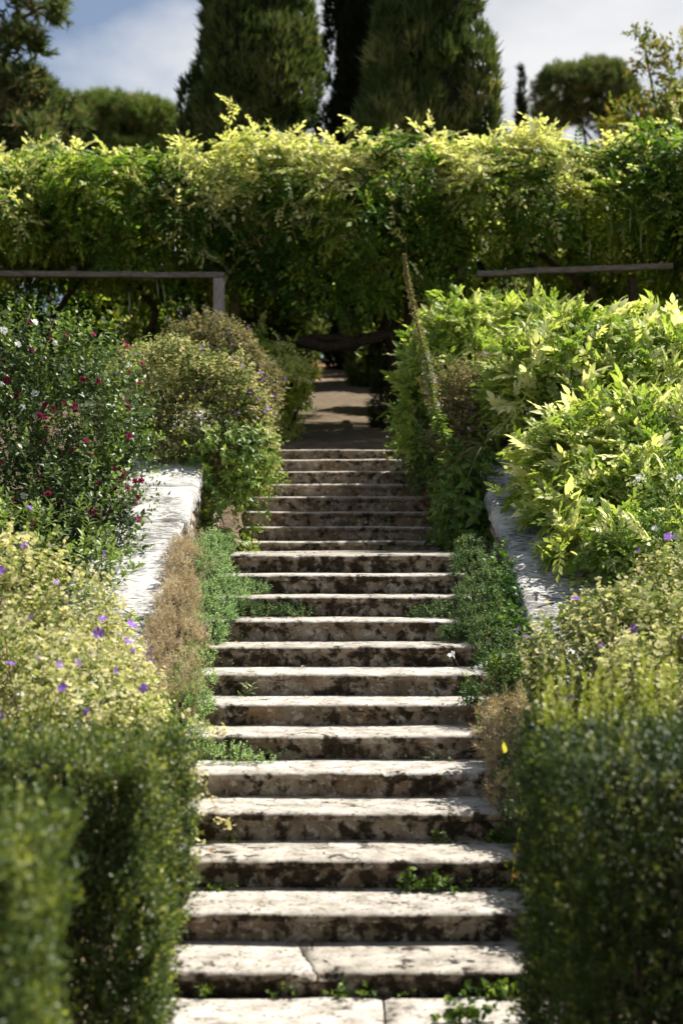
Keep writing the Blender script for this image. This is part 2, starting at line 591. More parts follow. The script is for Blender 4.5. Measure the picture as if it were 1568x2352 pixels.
def scatter(name, templates, M, pos, size, tone, age, mat, parent=None, origin=(0, 0, 0), kind='stuff', extra=None, rng=RNG):
    """one mesh of many leaves"""
    k = len(templates)
    pick = rng.integers(0, k, len(pos))
    Vs, Fs, As, Bs, n0 = [], [], [], [], 0
    o = np.asarray(origin, float)
    for i, (TV, TF) in enumerate(templates):
        s = np.where(pick == i)[0]
        if len(s) == 0:
            continue
        W = np.einsum('nij,kj->nki', M[s] * size[s][:, None, None], TV) + (pos[s] - o)[:, None, :]
        nv = len(TV)
        Vs.append(W.reshape(-1, 3))
        Fs.append((TF[None] + (np.arange(len(s)) * nv)[:, None, None] + n0).reshape(-1, 3))
        As.append(np.repeat(tone[s], nv))
        Bs.append(np.repeat(age[s], nv))
        n0 += nv * len(s)
    if extra is not None:
        V, F = extra
        Vs.append(V - o)
        Fs.append(F + n0)
        As.append(np.zeros(len(V)))
        Bs.append(np.zeros(len(V)))
    me = make_mesh(name, np.vstack(Vs), np.vstack(Fs), mat, {'tone': np.concatenate(As), 'age': np.concatenate(Bs)})
    ob = obj(name, me, parent)
    if kind:
        ob['kind'] = kind
    return ob


def shell(lumps, n, rng, depth=0.35, rough=0.12, seed=1, back=0.35, gaps=0.0, freq=2.0, floor=None):
    """points and outward normals in the outer layer of a union of ellipsoids (cx,cy,cz,rx,ry,rz)"""
    L = np.array(lumps, float)
    c, r = L[:, :3], L[:, 3:]
    area = (r[:, 0] * r[:, 1] + r[:, 1] * r[:, 2] + r[:, 0] * r[:, 2])
    P, N = [], []
    got, it = 0, 0
    while got < n and it < 60:
        it += 1
        m = max(2000, n)
        i = rng.choice(len(L), m, p=area / area.sum())
        d = norm(rng.normal(size=(m, 3)))
        nn = norm(d / r[i])
        f = 1 - depth * rng.random(m) ** 2
        p = c[i] + d * r[i] * (f * (1 + rough * wobble(c[i] + d * r[i], freq, seed)))[:, None]
        ok = rng.random(m) < np.where(nn[:, 1] > 0.35, back, 1.0)
        ok &= (nn[:, 2] > -0.75)
        for j in range(len(L)):
            q = ((p - c[j]) / r[j])
            ok &= ~((i != j) & ((q * q).sum(1) < 0.62))
        if gaps > 0:
            ok &= wobble(p, freq * 2.2, seed + 5) > -1 + gaps + 0.25 * rng.normal(size=m)
        if floor is not None:
            ok &= p[:, 2] > floor
        P.append(p[ok])
        N.append(nn[ok])
        got += ok.sum()
    return np.vstack(P)[:n], np.vstack(N)[:n]


def shoots(base, axis, length, m, angle, rng, droop=0.0, jitter=0.25, upface=0.4, start=0.1):
    """m leaves set spirally along each shoot; returns pos, dir, normal, t (0 base .. 1 tip)"""
    S = len(base)
    length = np.broadcast_to(length, (S,))
    axis = norm(axis)
    ref = np.where(np.abs(axis[:, 2:3]) > .9, np.array([[1., 0, 0]]), np.array([[0, 0, 1.]]))
    u = norm(np.cross(axis, ref))
    v = np.cross(axis, u)
    t = start + (1 - start) * (np.arange(m) + .5)[None, :] / m + rng.uniform(-.3, .3, (S, m)) / m
    az = 2.4 * np.arange(m)[None, :] + rng.uniform(0, 6.28, (S, 1)) + rng.normal(size=(S, m)) * .35
    rad = np.cos(az)[..., None] * u[:, None] + np.sin(az)[..., None] * v[:, None]
    ang = np.radians(angle) * (1.15 - 0.55 * t) * rng.uniform(.8, 1.2, (S, m))
    ca, sa = np.cos(ang)[..., None], np.sin(ang)[..., None]
    ax = axis[:, None, :]
    d = ax * ca + rad * sa + rng.normal(size=(S, m, 3)) * jitter
    d[..., 2] -= droop
    nrm = ax * sa - rad * ca + upface * UP + rng.normal(size=(S, m, 3)) * jitter
    p = base[:, None, :] + ax * (length[:, None] * t)[..., None]
    p[..., 2] -= droop * 0.35 * length[:, None] * t * t
    return p.reshape(-1, 3), norm(d.reshape(-1, 3)), norm(nrm.reshape(-1, 3)), t.reshape(-1)


def blades(base, axis, length, width):
    """thin twig quads (two triangles) for shoots"""
    n = len(base)
    s = norm(np.cross(axis, np.array([0.2, 0.9, 0.35]))) * width
    tip = base + axis * np.asarray(length).reshape(-1, 1)
    V = np.stack([base - s, base + s, tip], 1).reshape(-1, 3)
    return V, np.arange(3 * n).reshape(-1, 3)


def foliage(name, lumps, n, m, slen, leaf, templates, mat, parent, origin, rng, angle=60, up=0.5, depth=0.35, rough=0.12, seed=1,
            back=0.35, gaps=0.0, freq=2.0, droop=0.0, jitter=0.25, upface=0.4, tone=(0.15, 0.8), young=0.3, age_pow=2.0, tip_small=0.4,
            floor=None, patch=0.4, sunlit_top=0.0):
    b, nn = shell(lumps, n, rng, depth, rough, seed, back, gaps, freq, floor)
    ax = norm(nn * (1 - up) + UP * up + rng.normal(size=b.shape) * .28)
    L = slen * rng.uniform(.6, 1.4, len(b))
    p, d, nr, t = shoots(b, ax, L, m, angle, rng, droop, jitter, upface)
    S = len(b)
    patchv = np.repeat(wobble(b, freq * 1.3, seed + 9), m)
    tn = np.clip(rng.uniform(tone[0], tone[1], S * m) + patch * patchv, 0, 1)
    sy = (rng.random(S) < young).astype(float) * rng.uniform(.35, 1, S)
    if sunlit_top > 0:  # upper shoots turned pale: sunlight put into the leaf colour
        zz = (b[:, 2] - b[:, 2].min()) / max(np.ptp(b[:, 2]), .01)
        sy = np.maximum(sy, (rng.random(S) < sunlit_top * np.clip(zz - .42, 0, 1) * 2.2 * np.clip(.6 + 2.0 * wobble(b, freq * 1.1, seed + 21), 0, 2)) * rng.uniform(.4, 1, S))
    ag = np.clip(np.repeat(sy, m) * t ** (1 / age_pow) + rng.normal(size=S * m) * .04, 0, 1)
    sz = leaf * rng.uniform(.7, 1.25, S * m) * (1 - tip_small * t ** 3)
    ex = blades(b - ax * slen * .4, ax, L * 1.3, 0.0022)
    return scatter(name, templates, frames(d, nr), p, sz, tn, ag, mat, parent, origin, extra=ex, rng=rng)


def stems(name, base, tips, mat, parent, origin, rng, r0=0.02, r1=0.004, sides=5, bend=0.12):
    parts = []
    b = np.asarray(base, float)
    for tp in tips:
        tp = np.asarray(tp, float)
        u = np.linspace(0, 1, 6)[:, None]
        L = np.linalg.norm(tp - b)
        mid = np.sin(u * pi) * (rng.normal(size=3) * bend * L)
        P = b + (tp - b) * u + mid + np.array([0, 0, 1.]) * (np.sin(u * pi) * 0.1 * L) - np.asarray(origin)
        parts.append(tube(P, np.linspace(r0, r1, 6), sides))
    V, F = join(parts)
    return obj(name, make_mesh(name, V, F, mat), parent)


def flower_meshes(name, mat, kind='single', n=3):
    out = []
    for i in range(n):
        V, F = (t_flower(5, 0.3, .62, i) if kind == 'single' else t_double_flower(3, i * 7))
        out.append(make_mesh(name, V, F, mat))
    return out


PURPLE_F = flower_meshes('purple_flower', M_PURPLE)
RED_F = flower_meshes('red_flower', M_RED, 'double')
WHITE_F = flower_meshes('white_flower', M_WHITE, 'double')


def flowers(parent, origin, pts, nrms, meshes, size, rng, name='flower', label=None, tilt=0.5):
    o = np.asarray(origin, float)
    M = frames(norm(rng.normal(size=pts.shape)), norm(nrms + rng.normal(size=pts.shape) * tilt))
    from mathutils import Matrix
    for i in range(len(pts)):
        f = bpy.data.objects.new(name, meshes[i % len(meshes)])
        link(f, parent)
        s = size * rng.uniform(.75, 1.2)
        X = Matrix([[M[i, r, c] * s for c in range(3)] + [pts[i, r] - o[r]] for r in range(3)] + [[0, 0, 0, 1]])
        f.matrix_local = X
        if label:
            f['label'] = label


# ------------------------------------------------------------------ the setting: ground, stairs, walls, path
STEP_D = [6.313, 6.741, 7.169, 7.597, 8.025, 8.453, 8.881, 9.309, 9.737, 10.165, 10.593, 11.021, 11.449,
          14.659, 15.087, 15.515, 15.943, 16.371, 16.799, 17.227, 17.655]
STEP_Z = [0.153, 0.298, 0.45, 0.609, 0.753, 0.898, 1.043, 1.193, 1.338, 1.487, 1.644, 1.799, 1.95,
          2.049, 2.206, 2.371, 2.551, 2.714, 2.875, 3.038, 3.187]
KN_Y = np.array([-50, 6.3, 11.45, 14.4, 17.65, 40, 70, 120, 400, 2500])
KN_Z = np.array([0, 0.0, 1.86, 1.90, 3.12, 7.0, 10.5, 12.5, 13, 13])
# wall top (coping) along the lower flight
WALL_Y = np.array([7.0, 10.3, 13.6])
WALL_Z = np.array([0.42, 1.62, 2.88])


def stair_z(y):
    return np.interp(y, KN_Y, KN_Z)


def bed_z(y):
    return np.interp(y, [-50, 5.0, 7.0, 10.3, 13.6, 14.2, 17.8, 40, 70, 120, 400, 2500], [0, 0, 0.34, 1.50, 2.72, 2.95, 3.75, 7.0, 10.5, 12.5, 13, 13])


def build_ground():
    ys = np.concatenate([[-60, -20, -5, 0, 2, 3.5], np.arange(4.5, 18.2, 0.16), np.arange(18.5, 45, 0.8), [50, 60, 70, 90, 120, 180, 400, 900, 2500]])
    xh = np.concatenate([np.arange(0, 1.36, 0.11), [1.40, 1.55], np.arange(1.75, 5, 0.25), [6, 7.5, 10, 14, 20, 40, 90, 300, 900, 2500]])
    xs = np.concatenate([-xh[:0:-1], xh])
    X, Y = np.meshgrid(xs, ys)
    f = np.clip((np.abs(X) - 1.40) / 0.15, 0, 1)
    Z = stair_z(Y) * (1 - f) + bed_z(Y) * f
    # between 0.97 and the wall: loose soil strip level with the treads; under the stairs: sunk
    under = (np.abs(X) < 1.0) & (Y > 6.2) & (Y < 18.2)
    Z = np.where(under, Z - 0.28, Z)
    P = np.stack([X.ravel(), Y.ravel(), np.zeros(X.size)], 1)
    Z = Z + (0.03 * wobble(P, 3.0, 3)).reshape(Z.shape) * (Y > 6) * (~under)
    V = np.stack([X.ravel(), Y.ravel(), Z.ravel()], 1)
    ny, nx = X.shape
    i = np.arange((ny - 1) * nx).reshape(ny - 1, nx)[:, :-1].ravel()
    F = np.stack([i, i + 1, i + nx + 1, i + nx], 1)
    o = obj('ground', make_mesh('ground', V, F, M_SOIL))
    tag(o, 'brown garden soil rising beside and behind the stone stairs', kind='structure')


build_ground()


def step_vf(x0, x1, n, rise, depth, seed, jag0=None, jag1=None):
    """one carved stone step: rounded nosing, hollow below it, plain riser; y=0 at the nosing, z=0 on the tread"""
    prof = [(depth, 0), (depth * .62, .001), (depth * .34, 0), (.085, 0), (.045, -.001), (.02, -.005), (.006, -.013), (0, -.026), (.003, -.04), (.013, -.051),
            (.027, -.057), (.034, -.066), (.036, -.085), (.035, -.105), (.037, -.128), (.039, -rise - .03)]
    prof = np.array(prof)
    m = len(prof)
    xs = np.linspace(x0, x1, n)
    X = np.repeat(xs, m)
    Yp = np.tile(prof[:, 0], n)
    Zp = np.tile(prof[:, 1], n)
    P = np.stack([X, Yp, Zp + seed * 1.7], 1)
    w1 = wobble(P * (1, .4, .4), 2.2, seed)
    w2 = wobble(P, 16, seed + 1)
    w3 = wobble(P, 45, seed + 2, 2)
    front = np.exp(-(Yp / .07) ** 2)
    Zw = Zp + .006 * w1 + .0022 * w2 * front + .0014 * w3
    Yw = Yp + (.008 * wobble(P * (1, 0, 0), 3.1, seed + 4) + .004 * w2 + .0022 * w3) * front
    chip = np.clip(wobble(P * (1, .2, .2), 11, seed + 6) - .55, 0, 1) * (np.exp(-((Zp + .02) / .03) ** 2)) * front
    Yw += .05 * chip
    Zw -= .022 * chip
    # ends rounded off in plan
    e = np.minimum(X - (x0 if jag0 is None else -99), (x1 if jag1 is None else 99) - X)
    Yw += np.where(e < .05, (.05 - np.clip(e, 0, .05)) ** 2 * 16, 0) * front
    Xw = X.copy()
    if jag0 is not None:
        Xw = np.where(np.abs(X - x0) < 1e-6, X + jag0(Yp, Zp), Xw)
    if jag1 is not None:
        Xw = np.where(np.abs(X - x1) < 1e-6, X + jag1(Yp, Zp), Xw)
    V = np.stack([Xw, Yw, Zw], 1)
    F = []
    for i in range(n - 1):
        for j in range(m - 1):
            a = i * m + j
            F.append((a, a + 1, a + m + 1, a + m))
    F = [tuple(f) for f in F]
    # end caps with a back bottom corner
    k = len(V)
    V = np.vstack([V, [x0, depth, -rise - .03], [x1, depth, -rise - .03]])
    F.append(tuple([k] + list(range(m - 1, -1, -1))))
    F.append(tuple([k + 1] + list(range((n - 1) * m, n * m))))
    F.append((k, 0, (n - 1) * m, k + 1))
    return V, F


stair_root = empty('stone_staircase', (0, STEP_D[0], 0), 'long flight of mossy pale limestone steps climbing between planted walls', 'staircase')
CRACK = {0: (-0.12, 0.10), 14: (0.07, 0.006), 17: (-0.25, 0.004)}
for i, (d, z) in enumerate(zip(STEP_D, STEP_Z)):
    nd = STEP_D[i + 1] if i + 1 < len(STEP_D) else d + 0.75
    rise = z - (STEP_Z[i - 1] if i else 0)
    rg = np.random.default_rng(100 + i)
    xa, xb = -0.975 + rg.uniform(-.02, .02), 0.975 + rg.uniform(-.02, .02)
    if i >= 13:
        xa, xb = xa - .1, xb + .1
    depth = nd - d + 0.10
    loc = (0, d - STEP_D[0], z)
    if i in CRACK:
        cx, amp = CRACK[i]
        ph = rg.uniform(0, 6)

        def jag(y, zz, amp=amp, ph=ph, g=0.0):
            return -amp * np.clip(y, 0, .45) / .4 + (.012 if amp > .05 else .001) * np.sin(y * 55 + ph) + .006 * np.sin(zz * 60 + ph) + g
        g = 0.004
        st = bpy.data.objects.new('step', None)
        link(st, stair_root)
        st.location = loc
        V, F = step_vf(xa, cx, 70, rise, depth, 100 + i, None, lambda y, q: jag(y, q) - g)
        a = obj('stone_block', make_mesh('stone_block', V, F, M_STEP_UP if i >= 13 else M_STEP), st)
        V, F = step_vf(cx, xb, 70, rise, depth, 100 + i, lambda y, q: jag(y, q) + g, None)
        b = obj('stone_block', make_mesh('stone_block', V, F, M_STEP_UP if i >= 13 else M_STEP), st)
        b.rotation_euler = (0, radians(.15), 0)
        if i == 0:
            st['label'] = 'lowest step, cracked across its tread'
    else:
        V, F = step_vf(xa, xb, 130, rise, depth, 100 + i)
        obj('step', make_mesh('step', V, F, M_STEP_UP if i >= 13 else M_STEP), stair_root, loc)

# paving at the foot of the stairs
pv = empty('paving', (0, 5, 0), 'pale worn stone paving at the foot of the steps', None, kind='structure')
rg = np.random.default_rng(5)
for (x0, x1, y0, y1) in ((-.98, .18, 5.55, 6.34), (.19, 1.0, 5.6, 6.34), (-.98, -.12, 4.6, 5.54), (-.11, 1.0, 4.6, 5.54), (-.98, 1.0, 3.6, 4.59)):
    nx, ny = 24, 16
    X, Y = np.meshgrid(np.linspace(x0, x1, nx), np.linspace(y0, y1, ny))
    P = np.stack([X.ravel(), Y.ravel(), 0 * X.ravel()], 1)
    e = np.minimum.reduce([X - x0, x1 - X, Y - y0, y1 - Y]).ravel()
    Z = .035 + .006 * wobble(P, 5, 8) - .012 * np.exp(-e / .012)
    V = np.stack([P[:, 0], P[:, 1] - 5, Z], 1)
    q = np.arange((ny - 1) * nx).reshape(ny - 1, nx)[:, :-1].ravel()
    F = np.stack([q, q + 1, q + nx + 1, q + nx], 1)
    obj('paving_slab', make_mesh('paving_slab', V, F, M_STEP), pv)

# stepped earth path beyond the stairs
path = empty('path', (0, 18.3, 3.1), 'tan earth path climbing in shallow steps under the trees', None, kind='structure')
rg = np.random.default_rng(6)
y, z = 18.38, 3.16
for i in range(23):
    ln = rg.uniform(.8, 1.3)
    w0, w1 = -.66 + rg.uniform(-.1, .1), .52 + rg.uniform(-.1, .1)
    cxp = -0.05 - 0.012 * (y - 18.3)
    V, F = box_vf(w0, w1, 0, ln + .12, -.25, 0)
    n = 14
    V, F = step_vf(w0, w1, 30, .16, ln + .1, 300 + i)
    ps = obj('path_step', make_mesh('path_step', V, F, M_PATH), path, (cxp, y - 18.3, z - 3.1))
    ps.rotation_euler = (math.atan(.125 + rg.uniform(-.02, .02)), 0, 0)
    y += ln
    z += ln * .178 + rg.uniform(-.012, .012)


# ------------------------------------------------------------------ side walls
def lumpy_box_mesh(name, seed, mat):
    g = np.linspace(-.5, .5, 3)
    idx, V = {}, []
    for a in g:
        for b in g:
            for c in g:
                if max(abs(a), abs(b), abs(c)) > .49:
                    idx[(a, b, c)] = len(V)
                    V.append((a, b, c))
    F = []
    for ax in range(3):
        for sgn in (-.5, .5):
            o = [k for k in range(3) if k != ax]
            for i in range(2):
                for j in range(2):
                    q = []
                    for (di, dj) in ((0, 0), (1, 0), (1, 1), (0, 1)):
                        key = [0, 0, 0]
                        key[ax] = sgn
                        key[o[0]] = g[i + di]
                        key[o[1]] = g[j + dj]
                        q.append(idx[tuple(key)])
                    if (sgn > 0) ^ (ax == 1):
                        F.append(tuple(q))
                    else:
                        F.append(tuple(reversed(q)))
    V = np.array(V)
    r = np.random.default_rng(seed)
    ln = np.linalg.norm(V, axis=1, keepdims=True)
    V = V * (1 - .32 * np.clip((ln - .5) / .366, 0, 1)) + r.normal(size=V.shape) * .045
    return make_mesh(name, V, F, mat)


STONES = [lumpy_box_mesh('stone', 40 + i, M_RUBBLE) for i in range(6)]


def coping_vf(ylen, slope, width, thick, seed):
    """a sloping slab; local x 0..width (away from the stairs), y 0..ylen"""
    nx, ny = 22, 30
    X, Y = np.meshgrid(np.linspace(0, width, nx), np.linspace(0, ylen, ny))
    P = np.stack([X.ravel(), Y.ravel(), 0 * X.ravel() + seed], 1)
    e = np.minimum.reduce([X, width - X, Y, ylen - Y]).ravel()
    Z = slope * Y.ravel() + .010 * wobble(P, 4, seed) + .004 * wobble(P, 20, seed + 1) - .028 * np.exp(-e / .012) - .05 * np.clip(wobble(P, 9, seed + 2) - .5, 0, 1) * np.exp(-e / .05)
    edge = .012 * wobble(P * (0, 1, 0), 9, seed + 3)
    Xo = X.ravel() + edge * np.exp(-X.ravel() / .1)
    top = np.stack([Xo, Y.ravel(), Z], 1)
    mid = top.copy()
    mid[:, 2] -= thick * .5
    bot = top.copy()
    bot[:, 2] -= thick
    ring = list(range(nx)) + [r * nx + nx - 1 for r in range(1, ny)] + [(ny - 1) * nx + c for c in range(nx - 2, -1, -1)] + [r * nx for r in range(ny - 2, 0, -1)]
    n0 = len(top)
    rm = mid[ring] + np.stack([.02 * wobble(mid[ring], 14, seed + 5), .01 * wobble(mid[ring], 14, seed + 6), 0 * mid[ring][:, 0]], 1)
    rb = bot[ring] + np.stack([.02 * wobble(bot[ring], 14, seed + 7), 0 * bot[ring][:, 0], .02 * wobble(bot[ring], 8, seed + 8)], 1)
    V = np.vstack([top, rm, rb])
    k = len(ring)
    F = []
    for r in range(ny - 1):
        for c in range(nx - 1):
            a = r * nx + c
            F.append((a, a + 1, a + nx + 1, a + nx))
    for i in range(k):
        j = (i + 1) % k
        F.append((ring[j], ring[i], n0 + i, n0 + j))
        F.append((n0 + j, n0 + i, n0 + k + i, n0 + k + j))
    return V, F


def side_wall(sx, label):
    face = 1.335
    y0, y1 = 7.0, 13.6
    root = empty('retaining_wall', (sx * face, y0, 0), label, 'wall', kind='thing')
    rg = np.random.default_rng(20 + (sx > 0))
    # mortar core
    nn = 40
    ysr = np.linspace(y0, y1, nn)
    zt = np.interp(ysr, WALL_Y, WALL_Z) - .13
    zb = stair_z(ysr) - .4
    V = []
    for y_, a, b in zip(ysr, zb, zt):
        for xx in (.035, .62):
            V += [(sx * xx, y_ - y0, a), (sx * xx, y_ - y0, b)]
    V = np.array(V)
    V[:, 0] += .012 * wobble(V, 9, 77)
    F = []
    for i in range(nn - 1):
        a = 4 * i
        F += [(a, a + 4, a + 5, a + 1), (a + 2, a + 3, a + 7, a + 6), (a + 1, a + 5, a + 7, a + 3)]
    F += [(0, 1, 3, 2), (4 * nn - 4, 4 * nn - 2, 4 * nn - 1, 4 * nn - 3)]
    obj('wall_core', make_mesh('wall_core', V, F, M_RUBBLE, smooth=False), root)
    # rubble stones of the inner face
    from mathutils import Matrix, Euler
    for row in range(9):
        y_ = y0 + rg.uniform(0, .2)
        while y_ < y1:
            ln = rg.uniform(.16, .36)
            yc = y_ + ln / 2
            hgt = rg.uniform(.11, .15)
            zc = np.interp(yc, WALL_Y, WALL_Z) - .20 - row * .135 + rg.uniform(-.015, .015)
            if zc > stair_z(yc) - .15 and yc + ln / 2 < y1:
                s = bpy.data.objects.new('stone', STONES[int(rg.integers(6))])
                link(s, root)
                s.location = (sx * (.045 + rg.uniform(-.015, .015)), yc - y0, zc)
                s.scale = (rg.uniform(.11, .17), ln * 1.12, hgt * 1.15)
                s.rotation_euler = (math.atan(.37) + rg.uniform(-.08, .08), rg.uniform(-.08, .08), rg.uniform(-.05, .05))
            y_ += ln
    # coping slabs, each set a little off its neighbour
    cuts = np.array([7.0, 8.05, 9.0, 10.02, 10.9, 11.95, 12.8, 13.6])
    for i in range(len(cuts) - 1):
        a, b = cuts[i] + .014, cuts[i + 1] - .014
        za = np.interp(a, WALL_Y, WALL_Z)
        sl = (np.interp(b, WALL_Y, WALL_Z) - za) / (b - a)
        V, F = coping_vf(b - a, sl, .72 + rg.uniform(-.03, .05), .125, 60 + i + 20 * (sx > 0))
        V[:, 0] = sx * (V[:, 0] - .03 + rg.uniform(-.018, .018))
        if sx < 0:
            F = [tuple(reversed(f)) for f in F]
        obj('coping_stone', make_mesh('coping_stone', V, F, M_COPING), root, (0, a - y0, za + rg.uniform(-.018, .012)))
    return root


side_wall(-1, 'sunlit white stone coped wall with red hibiscus leaning over it')
side_wall(1, 'shaded grey stone coped wall below the yellow-green shrubs')


def upper_wall(sx, label):
    root = empty('upper_wall', (sx * 1.28, 14.6, 2), label, 'wall', kind='thing')
    V, F = box_vf(0, .5, 0, 3.2, 0, 0)
    V = np.array([(sx * a, b, c) for a in (.03, .5) for (b, c) in ((0, -.3), (3.3, .8), (3.3, 1.75), (0, 1.05))])
    F = [(0, 1, 2, 3), (7, 6, 5, 4), (3, 2, 6, 7), (0, 3, 7, 4), (1, 5, 6, 2)]
    obj('wall_core', make_mesh('wall_core', V, F, M_RUBBLE, smooth=False), root)
    for i in range(3):
        V, F = coping_vf(1.08, .212, .6, .12, 90 + i + 10 * (sx > 0))
        V[:, 0] = sx * (V[:, 0] - .03)
        if sx < 0:
            F = [tuple(reversed(f)) for f in F]
        obj('coping_stone', make_mesh('coping_stone', V, F, M_COPING), root, (0, i * 1.095, 1.19 + i * .232))


upper_wall(-1, 'pale coped wall end peeking out between the two geranium mounds')
upper_wall(1, 'upper wall hidden among leaves behind the tall flower spike')

# ------------------------------------------------------------------ pergola
PERG_Y = 20.0
pg = empty('pergola', (0, PERG_Y, 3.6), 'weathered grey timber pergola carrying the overgrown vine', 'pergola')


def beam(name, a, b, w, h, mat, parent, origin, seed=0):
    a, b = np.asarray(a, float), np.asarray(b, float)
    d = b - a
    L = np.linalg.norm(d)
    d = d / L
    s = norm(np.cross(d, UP if abs(d[2]) < .9 else np.array([0, 1., 0])))
    u = np.cross(s, d)
    n = max(4, int(L / .3))
    V, F = [], []
    c = .12
    oct_ = [(-.5 + c, -.5), (.5 - c, -.5), (.5, -.5 + c), (.5, .5 - c), (.5 - c, .5), (-.5 + c, .5), (-.5, .5 - c), (-.5, -.5 + c)]
    r = np.random.default_rng(seed)
    for i in range(n):
        t_ = i / (n - 1)
        off = r.normal(size=2) * .004
        for (p, q) in oct_:
            V.append(a + d * L * t_ + s * (p * w + off[0]) + u * (q * h + off[1]))
    for i in range(n - 1):
        for j in range(8):
            k = (j + 1) % 8
            F.append((i * 8 + j, i * 8 + k, (i + 1) * 8 + k, (i + 1) * 8 + j))
    F.append(tuple(range(7, -1, -1)))
    F.append(tuple((n - 1) * 8 + j for j in range(8)))
    return obj(name, make_mesh(name, np.array(V) - np.asarray(origin), F, mat, smooth=False), parent)


PO = (0, PERG_Y, 3.6)
beam('beam', (-6.5, PERG_Y - .5, 5.72), (-1.60, PERG_Y - .5, 5.69), .10, .078, M_TIMBER, pg, PO, 1)
beam('beam', (1.85, PERG_Y - .5, 5.71), (4.55, PERG_Y - .4, 5.84), .10, .078, M_TIMBER, pg, PO, 2)
beam('beam', (-7, PERG_Y + 3, 6.45), (7, PERG_Y + 3, 6.5), .12, .12, M_TIMBER, pg, PO, 3)
for k, x in enumerate((-1.72, 4.09, -5.6, 1.95)):
    if k != 3:
        beam('post', (x * .975, PERG_Y - .5, 3.4), (x * .975, PERG_Y - .5, 5.64), .155 if x < 0 else .10, .155 if x < 0 else .10, M_POST if x < 0 else M_VINE, pg, PO, 10 + k)
    beam('post', (x, PERG_Y + 3, 3.8), (x, PERG_Y + 3, 6.4), .14, .14, M_POST, pg, PO, 20 + k)
for k, x in enumerate(np.arange(-6, 6.6, 1.1)):
    beam('rafter', (x, PERG_Y + .2, 5.9), (x, PERG_Y + 3.4, 6.6), .08, .1, M_TIMBER, pg, PO, 30 + k)

# ------------------------------------------------------------------ wisteria on the pergola
W_LEAVES = [t_pinnate(4, t_diamond(.50, .05), .45, 56, .34, s) for s in range(4)]
vine = empty('wisteria', (0, PERG_Y, 3.6), 'huge wisteria covering the pergola, sunlit yellow-green along its top', 'vine')
VO = np.array((0, PERG_Y, 3.6))
lumps = []
rg = np.random.default_rng(31)
top_px = [(-5.6, 7.95), (-4.4, 7.95), (-3.4, 7.75), (-2.75, 7.55), (-2.1, 7.9), (-1.4, 8.0), (-.6, 7.85), (.3, 7.8), (1.1, 7.95), (2.0, 7.9), (2.7, 7.95), (3.3, 7.75),
          (4.0, 7.85), (4.8, 8.05), (5.8, 8.2), (7, 8.1), (-7, 8.0)]
for (x, zt) in [(a, b - .38) for a, b in top_px]:
    lumps.append((x, PERG_Y + .55, zt - .62, .85, .75, .62))
    lumps.append((x + .2, PERG_Y + 1.7, zt - .72, .95, 1.1, .75))
    lumps.append((x - .1, PERG_Y + .35, 6.75 if x > 1.5 else 6.6, .8, .5, .5))
    lumps.append((x + rg.uniform(-.4, .4), PERG_Y + rg.uniform(-.2, .3), zt - rg.uniform(.3, 1.0), rg.uniform(.35, .6), rg.uniform(.35, .6), rg.uniform(.3, .5)))
for (x, z, rx, rz) in ((-1.0, 6.05, .6, .45), (-.3, 6.0, .7, .55), (.5, 6.0, .7, .6), (1.2, 6.0, .6, .55), (.1, 5.65, .6, .3), (.9, 5.65, .45, .3), (-.7, 5.75, .4, .3)):
    lumps.append((x, PERG_Y + .55, z, rx, .55, rz))
for x in np.arange(-7.5, 8, .95):
    for dy in (2.9, 4.0):
        if not (1.0 < x < 3.6):  # unseen rear canopy added to darken the interior, left open for sun on the path
            lumps.append((x, PERG_Y + dy, 6.9 + .25 * sin(3 * x + dy), .75, .8, .5))
rc = np.random.default_rng(33)
for _ in range(58):
    rr_ = rc.uniform(.2, .42)
    zc_ = 6.2 + 1.2 * rc.random() ** .7
    lumps.append((rc.uniform(-5.8, 6.0), PERG_Y - .25 + .5 * (zc_ - 6.2) + rc.uniform(-.2, .2), zc_, rr_, rr_, rr_ * .8))
rg = np.random.default_rng(32)
foliage('foliage', lumps, 4500, 6, .32, .335, W_LEAVES, L_WIST, vine, VO, rg, angle=62, up=.28, depth=.5, rough=.3, seed=4, back=.45, gaps=.34, freq=1.6,
        droop=.28, jitter=.22, upface=.8, tone=(.1, .85), young=.08, sunlit_top=1.9, patch=.6)  # pale top shoots imitate sunlit cream patches in the leaf colour
# hanging sprays under the beams and a rear leaf wall seen through the shade
hl = []
for x in np.arange(-7, 7.2, .8):
    if not (-1.1 < x < 3.3):
        hl.append((x + rg.uniform(-.3, .3), PERG_Y + 4.3, 5.7 + rg.uniform(-.2, .4), .6, .4, .9))
        hl.append((x + rg.uniform(-.3, .3), PERG_Y + 4.5, 4.6 + rg.uniform(-.2, .4), .6, .4, .7))
for x in (-5.6, -4.6, -3.7, -2.9, 2.4, 3.1, 3.9, 4.7, 5.5):
    hl.append((x, PERG_Y + 2.6 + rg.uniform(-.4, .8), 4.7 + rg.uniform(-.2, .3), .5, .4, .6))
foliage('hanging_foliage', hl, 900, 6, .35, .30, W_LEAVES, L_WIST, vine, VO, rg, angle=60, up=.05, depth=.7, seed=6, back=.9, gaps=.35, freq=2.2, droop=.7,
        tone=(0, .6), young=.12)  # low tones put the shade under the canopy into the leaf colour
